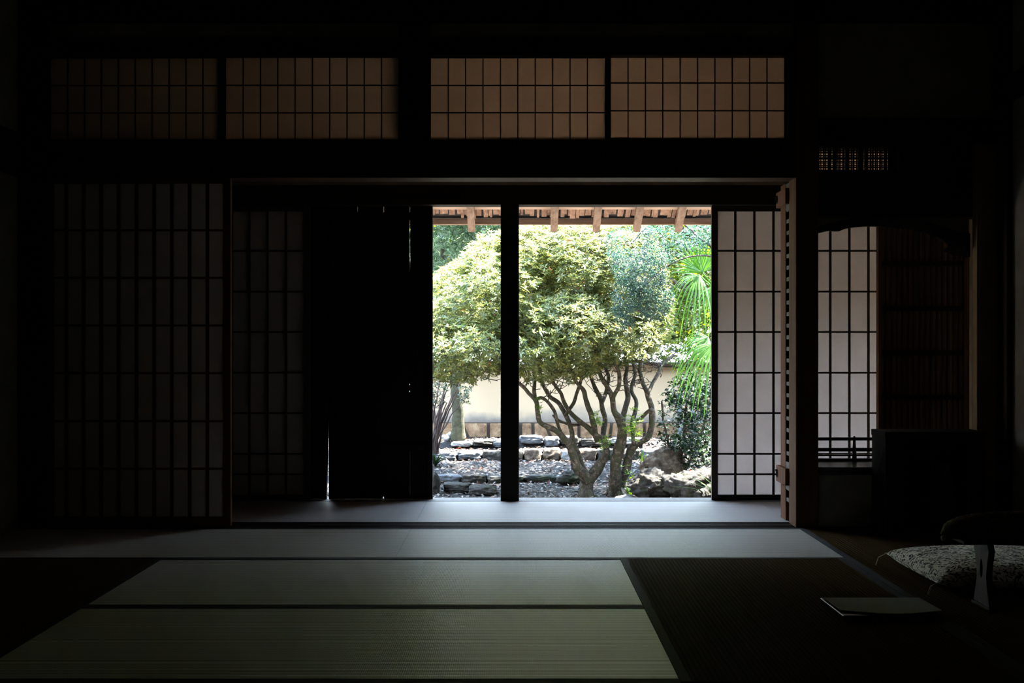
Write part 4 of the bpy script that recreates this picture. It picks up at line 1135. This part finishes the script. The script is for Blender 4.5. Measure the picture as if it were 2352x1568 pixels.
# sprigs of young leaves on the trunks
pts = ell_points([(1455, 975, 22, 40, 10.9, 0.15), (1440, 1085, 14, 25, 10.9, 0.12), (1390, 1015, 14, 22, 10.9, 0.10), (1375, 960, 12, 20, 10.9, 0.1), (1240, 930, 10, 20, 10.7, .06)], 110, 0.2)
p, d, u = whorls(pts, 5); n = len(p)
o = leaves('young_shoots', M['fresh'], None, p, d, RNG.uniform(0.03, 0.05, n), 0.010, None, 0.1, ups=u)
tag(o, 'loose young green shoots growing around the azalea trunks', 'shoots', None, 'stuff')

# ------------------------------------------------------------------ rocks
def rock(label, cpx, ybase, d, w, h, dep, mat, seed, rough=0.25, boxy=0.0, tilt=(0, 0, 0), name='garden_rock', grp=None, sink=0.25):
    p = on_ground(cpx, ybase, d)
    bm = bmesh.new(); bmesh.ops.create_icosphere(bm, subdivisions=5 if w > 0.3 else 4, radius=1.0)
    sd = Vector((seed * 3.7, seed * 1.3, seed * 2.1))
    for v in bm.verts:
        c = v.co.copy()
        if boxy:
            m = max(abs(c.x), abs(c.y), abs(c.z)); c = c.lerp(c / m, boxy)
        f = 1 + rough * noise.noise(c * 1.3 + sd) + rough * 0.5 * noise.noise(c * 3.1 + sd) + rough * 0.3 * noise.noise(c * 7 + sd) + rough * 0.20 * noise.noise(c * 15 + sd) + rough * 0.10 * noise.noise(c * 31 + sd)
        # facets
        f -= rough * 0.4 * abs(noise.noise(c * 2.1 - sd))
        v.co = Vector((c.x * f * w / 2, c.y * f * dep / 2, c.z * f * h / 2))
    bmesh.ops.transform(bm, matrix=Matrix.Rotation(tilt[1], 4, 'Y') @ Matrix.Rotation(tilt[0], 4, 'X'), verts=bm.verts)
    me = bpy.data.meshes.new(name); bm.to_mesh(me); bm.free(); me.materials.append(mat)
    me.polygons.foreach_set('use_smooth', [True] * len(me.polygons))
    o = bpy.data.objects.new(name, me); COL.objects.link(o)
    zmin = min(v.co.z for v in me.vertices)
    o.location = (p.x, p.y, p.z - zmin - h * sink * 0.5); o.rotation_euler = (0, 0, tilt[2])
    return tag(o, label, 'rock', grp)
rock('large speckled grey rock beside the foot of the bright screen', 1597, 1152, 10.55, 0.50, 0.30, 0.40, M['rock_grey'], 1, 0.42)
rock('low grey rock right of the azalea trunks with sunlit crest', 1497, 1152, 10.75, 0.40, 0.24, 0.36, M['rock_grey'], 2, 0.42)
rock('tilted streaked rock in front of the dark glossy shrub', 1522, 1105, 11.9, 0.42, 0.36, 0.32, M['rock_brown'], 3, 0.34, 0.2, (0, -0.45, 0))
rock('flat pale stone at the sill between azalea trunk and low rock', 1438, 1152, 10.7, 0.20, 0.07, 0.14, M['rock_white'], 4, 0.2)
rock('mossy upright rock at the left edge of the opening', 996, 1142, 11.2, 0.14, 0.26, 0.2, M['rock_grey'], 5, 0.25)
rock('flat grey slab at lower left beside the mossy upright rock', 1052, 1133, 11.35, 0.30, 0.10, 0.26, M['rock_grey'], 6, 0.28, 0.3)
rock('flat layered slab at lower left next to the corridor pillar', 1110, 1140, 11.2, 0.26, 0.11, 0.24, M['rock_grey'], 16, 0.3, 0.3)
rock('small white lump of stone left of the azalea foot', 1282, 1095, 12.2, 0.12, 0.06, 0.08, M['rock_white'], 7, 0.3)
rock('mossy dark rock touching the azalea foot on the left', 1312, 1112, 11.95, 0.26, 0.15, 0.2, M['rock_dark'], 8, 0.3)
# nearest kerb row
G1, G2, G3 = 'low kerb stones of the near row', 'stones of the middle terrace edge', 'flat stones of the far terrace edge'
for i, (a, b_, h, m, lab) in enumerate([(1002, 1060, .08, 'rock_blue', 'bluish flat kerb stone, near row, at the left edge'), (1060, 1118, .09, 'rock_grey', 'grey ridged kerb stone, near row, left of corridor pillar'),
        (1120, 1205, .07, 'rock_dark', 'dark flat kerb stone, near row, partly behind corridor pillar'), (1206, 1284, .07, 'rock_dark', 'dark long kerb stone, near row, right of corridor pillar')]):
    w = (b_ - a) * 12.2 / F
    rock(lab, (a + b_) / 2, 1113, 12.2, w * 1.02, h, 0.16, M[m], 20 + i, 0.18, 0.55, name='kerb_stone', grp=G1, sink=0.4)
for i, (a, b_, h, m, lab) in enumerate([(985, 1050, .12, 'rock_blue', 'bluish stone at the left end of the middle terrace edge'), (1050, 1108, .11, 'rock_blue', 'long grey-blue stone of the middle terrace edge, second from left'),
        (1108, 1160, .14, 'rock_grey', 'pale mossy stone of the middle terrace edge beside corridor pillar'), (1160, 1204, .13, 'rock_brown', 'stone of the middle terrace edge half behind corridor pillar'),
        (1204, 1244, .16, 'rock_brown', 'squarish brown boulder of the middle terrace edge'), (1246, 1288, .16, 'rock_brown', 'second squarish brown boulder, next to the whitish stone'),
        (1287, 1322, .15, 'rock_white', 'whitish rounded stone of the middle terrace edge'), (1322, 1372, .15, 'rock_brown', 'brown stone of the terrace edge behind the forked trunk'),
        (1372, 1420, .15, 'rock_dark', 'dark stone of the terrace edge between the two azalea trunks'), (1420, 1470, .14, 'rock_grey', 'grey stone of the terrace edge right of both azalea trunks'),
        (1470, 1530, .15, 'rock_blue', 'bluish stone of the terrace edge behind the tilted rock')]):
    w = (b_ - a) * 13.85 / F
    rock(lab, (a + b_) / 2, 1056, 13.85 + 0.03 * (i % 2), w * 0.98, h * 0.95, 0.24, M[m], 40 + i, 0.16, 0.6, name='terrace_stone', grp=G2, sink=0.3)
for i, (a, b_, h, m, lab) in enumerate([(1035, 1085, .07, 'rock_white', 'pale flat stone of the far terrace edge near the mossy trunk'), (1085, 1135, .07, 'rock_grey', 'grey flat stone of the far terrace edge among red leaves'),
        (1130, 1190, .11, 'rock_blue', 'blue-grey flat stone of the far terrace edge at corridor pillar'), (1192, 1250, .11, 'rock_blue', 'long blue-grey slab of the far terrace edge right of corridor pillar'),
        (1250, 1285, .13, 'rock_blue', 'rounded blue-grey stone of the far terrace edge'), (1285, 1330, .12, 'rock_grey', 'grey stone of the far terrace edge seen between trunks'),
        (1330, 1400, .10, 'rock_grey', 'long grey slab of the far terrace edge behind the fork'), (1400, 1480, .10, 'rock_white', 'pale slab of the far terrace edge behind upright trunks')]):
    w = (b_ - a) * 14.2 / F
    rock(lab, (a + b_) / 2, 1030, 14.22 + 0.03 * (i % 2), w * 0.98, h * 0.9, 0.2, M[m], 60 + i, 0.18, 0.5, name='flat_stone', grp=G3, sink=0.3)
# pile of pale stones at the foot of the mossy trunk
for i, (x, y, s) in enumerate([(1020, 1010, .10), (1032, 1006, .12), (1046, 1008, .10), (1060, 1010, .09), (1036, 998, .08), (1026, 1013, .07)]):
    p = rock('small pale cobble heaped at the foot of the mossy trunk', x, y, 14.5 - 0.03 * i, s, s * .7, s, M['rock_white'], 80 + i, 0.15, name='cobble', grp='pale cobbles at the mossy trunk', sink=0.3)
    if i == 4: p.location.z += 0.05

# leaf litter
n = 18000
x = RNG.uniform(-3.2, 4.2, n); y = RNG.uniform(10.42, 14.78, n) 
z = np.array([gn(a, c) for a, c in zip(x, y)]) + 0.008
d = np.stack([RNG.normal(0, 1, n), RNG.normal(0, 1, n), RNG.normal(0, 0.22, n)], axis=1)
L = RNG.uniform(0.025, 0.065, n)
o = leaves('leaf_litter', M['litter'], None, np.stack([x, y, z], axis=1), d, L, L * 0.42, RNG.random(n), 0.0, 0.2)
tag(o, 'dry fallen leaves scattered over the garden ground', 'fallen leaves', None, 'stuff')

# ------------------------------------------------------------------ garden wall
root = empty('garden_wall', (0, 14.9, -0.21), 'cream plastered garden wall on beige foundation stones with tiled coping', 'wall')
O = root.location[:]
YW = 14.9
zb_, zt_ = H - (970 - CY) * YW / F, H - (836 - CY) * YW / F
pl = MB((0, YW, zb_)).box(-9, 10, YW + 0.03, YW + 0.25, zb_, zt_)
o = pl.build('plaster', M['cream_plaster'], root); o.location = (0, 0, zb_ - O[2]);
o.location = (0, 0, zb_ - O[2])
MB(O).box(-9, 10, YW + 0.02, YW + 0.25, -0.6, zb_).build('mortar_bed', M['mortar'], root)
joints = [(840, 0), (930, 6), (1000, -8), (1072, 22), (1122, 0), (1196, 0), (1225, 2), (1262, 22), (1330, 0), (1402, -6), (1480, 0), (1560, 8), (1640, 0), (1730, 0)]
for (xa_, sa), (xb_, sb) in zip(joints[:-1], joints[1:]):
    g = 0.018; X = lambda v: (v - CX) * YW / F; k = YW / F
    z0, z1 = -0.30, zb_ - 0.01
    MB(O).hexa([(X(xa_) + sa * k * .5 + g, YW - .02, z0), (X(xb_) + sb * k * .5 - g, YW - .02, z0), (X(xb_) + sb * k * .5 - g, YW + .1, z0), (X(xa_) + sa * k * .5 + g, YW + .1, z0)],
               [(X(xa_) - sa * k * .5 + g, YW - .02, z1), (X(xb_) - sb * k * .5 - g, YW - .02, z1), (X(xb_) - sb * k * .5 - g, YW + .1, z1), (X(xa_) - sa * k * .5 + g, YW + .1, z1)]
               ).build('foundation_stone', M['base_stone'], root, bevel=0.012)
# coping: sloped bed plus rows of round cover tiles
b = MB(O)
b.prism([(YW - 0.16, zt_), (YW + 0.44, zt_), (YW + 0.44, zt_ + .03), (YW + .14, zt_ + .17), (YW - 0.16, zt_ + .03)], 'X', -9, 10)
b.build('coping_bed', M['tile'], root)
b = MB(O); x = -6.0
while x < 8:
    b.tube([(x, YW - .18, zt_ + .045), (x, YW + .12, zt_ + .18)], 0.028, 8); x += 0.20
b.tube([(-9, YW + .14, zt_ + .20), (10, YW + .14, zt_ + .20)], 0.05, 10)
b.build('cover_tiles', M['tile'], root, smooth=True)
for px, w, lab in ((1562, .05, 'dark weathered post left of its twin before the sunny wall'), (1590, .04, 'dark weathered post right of its twin, behind the glossy shrub')):
    p = on_ground(px, 1000, 14.5)
    o = MB(p).box(p.x - w / 2, p.x + w / 2, 14.48, 14.48 + w, p.z - .02, P(px, 905, 14.5).z).build('garden_post', M['post_grey'], None, bevel=0.004)
    tag(o, lab, 'post')

# ------------------------------------------------------------------ light
sc = bpy.context.scene
w = bpy.data.worlds.new('World'); sc.world = w; w.use_nodes = True
nt = w.node_tree; nt.nodes.clear()
bg = nt.nodes.new('ShaderNodeBackground'); out = nt.nodes.new('ShaderNodeOutputWorld')
tc = nt.nodes.new('ShaderNodeTexCoord'); sp = nt.nodes.new('ShaderNodeSeparateXYZ')
nt.links.new(tc.outputs['Generated'], sp.inputs[0])
rp = ramp(nt, [(0.0, (0.85, 0.92, 1.0)), (0.25, (0.70, 0.84, 1.0)), (1.0, (0.40, 0.62, 1.0))], sp.outputs['Z'])
nt.links.new(rp.outputs[0], bg.inputs[0]); bg.inputs[1].default_value = 15.0
nt.links.new(bg.outputs[0], out.inputs[0])
sun = bpy.data.lights.new('sun', 'SUN'); sun.energy = 70.0; sun.angle = 0.01; sun.color = (1.0, 0.95, 0.86)
so = bpy.data.objects.new('sun', sun); COL.objects.link(so)
az, el = math.radians(20), math.radians(66)     # from the right, slightly behind the house line
v = Vector((math.cos(el) * math.cos(az), math.cos(el) * math.sin(az), math.sin(el)))
so.rotation_euler = v.to_track_quat('Z', 'Y').to_euler()
so.location = (8, 6, 12)

# ------------------------------------------------------------------ camera
cam = bpy.data.cameras.new('camera'); co = bpy.data.objects.new('camera', cam); COL.objects.link(co)
co.location = (0, 0, H); co.rotation_euler = (math.pi / 2, 0, 0)
cam.sensor_width = 36; cam.lens = F / 2352 * 36
cam.shift_x = -4 / 2352; cam.shift_y = 6 / 2352
cam.clip_start = 0.05; cam.clip_end = 300
sc.camera = co
sc.view_settings.view_transform = 'Standard'; sc.view_settings.look = 'None'
sc.view_settings.exposure = 1.2; sc.view_settings.gamma = 1.0
sc.view_settings.use_curve_mapping = False
sc.cycles.use_denoising = True
sc.cycles.max_bounces = 8; sc.cycles.diffuse_bounces = 5; sc.cycles.glossy_bounces = 3; sc.cycles.transmission_bounces = 5
sc.cycles.transparent_max_bounces = 4
sc.cycles.caustics_reflective = False; sc.cycles.caustics_refractive = False
sc.cycles.sample_clamp_indirect = 6.0
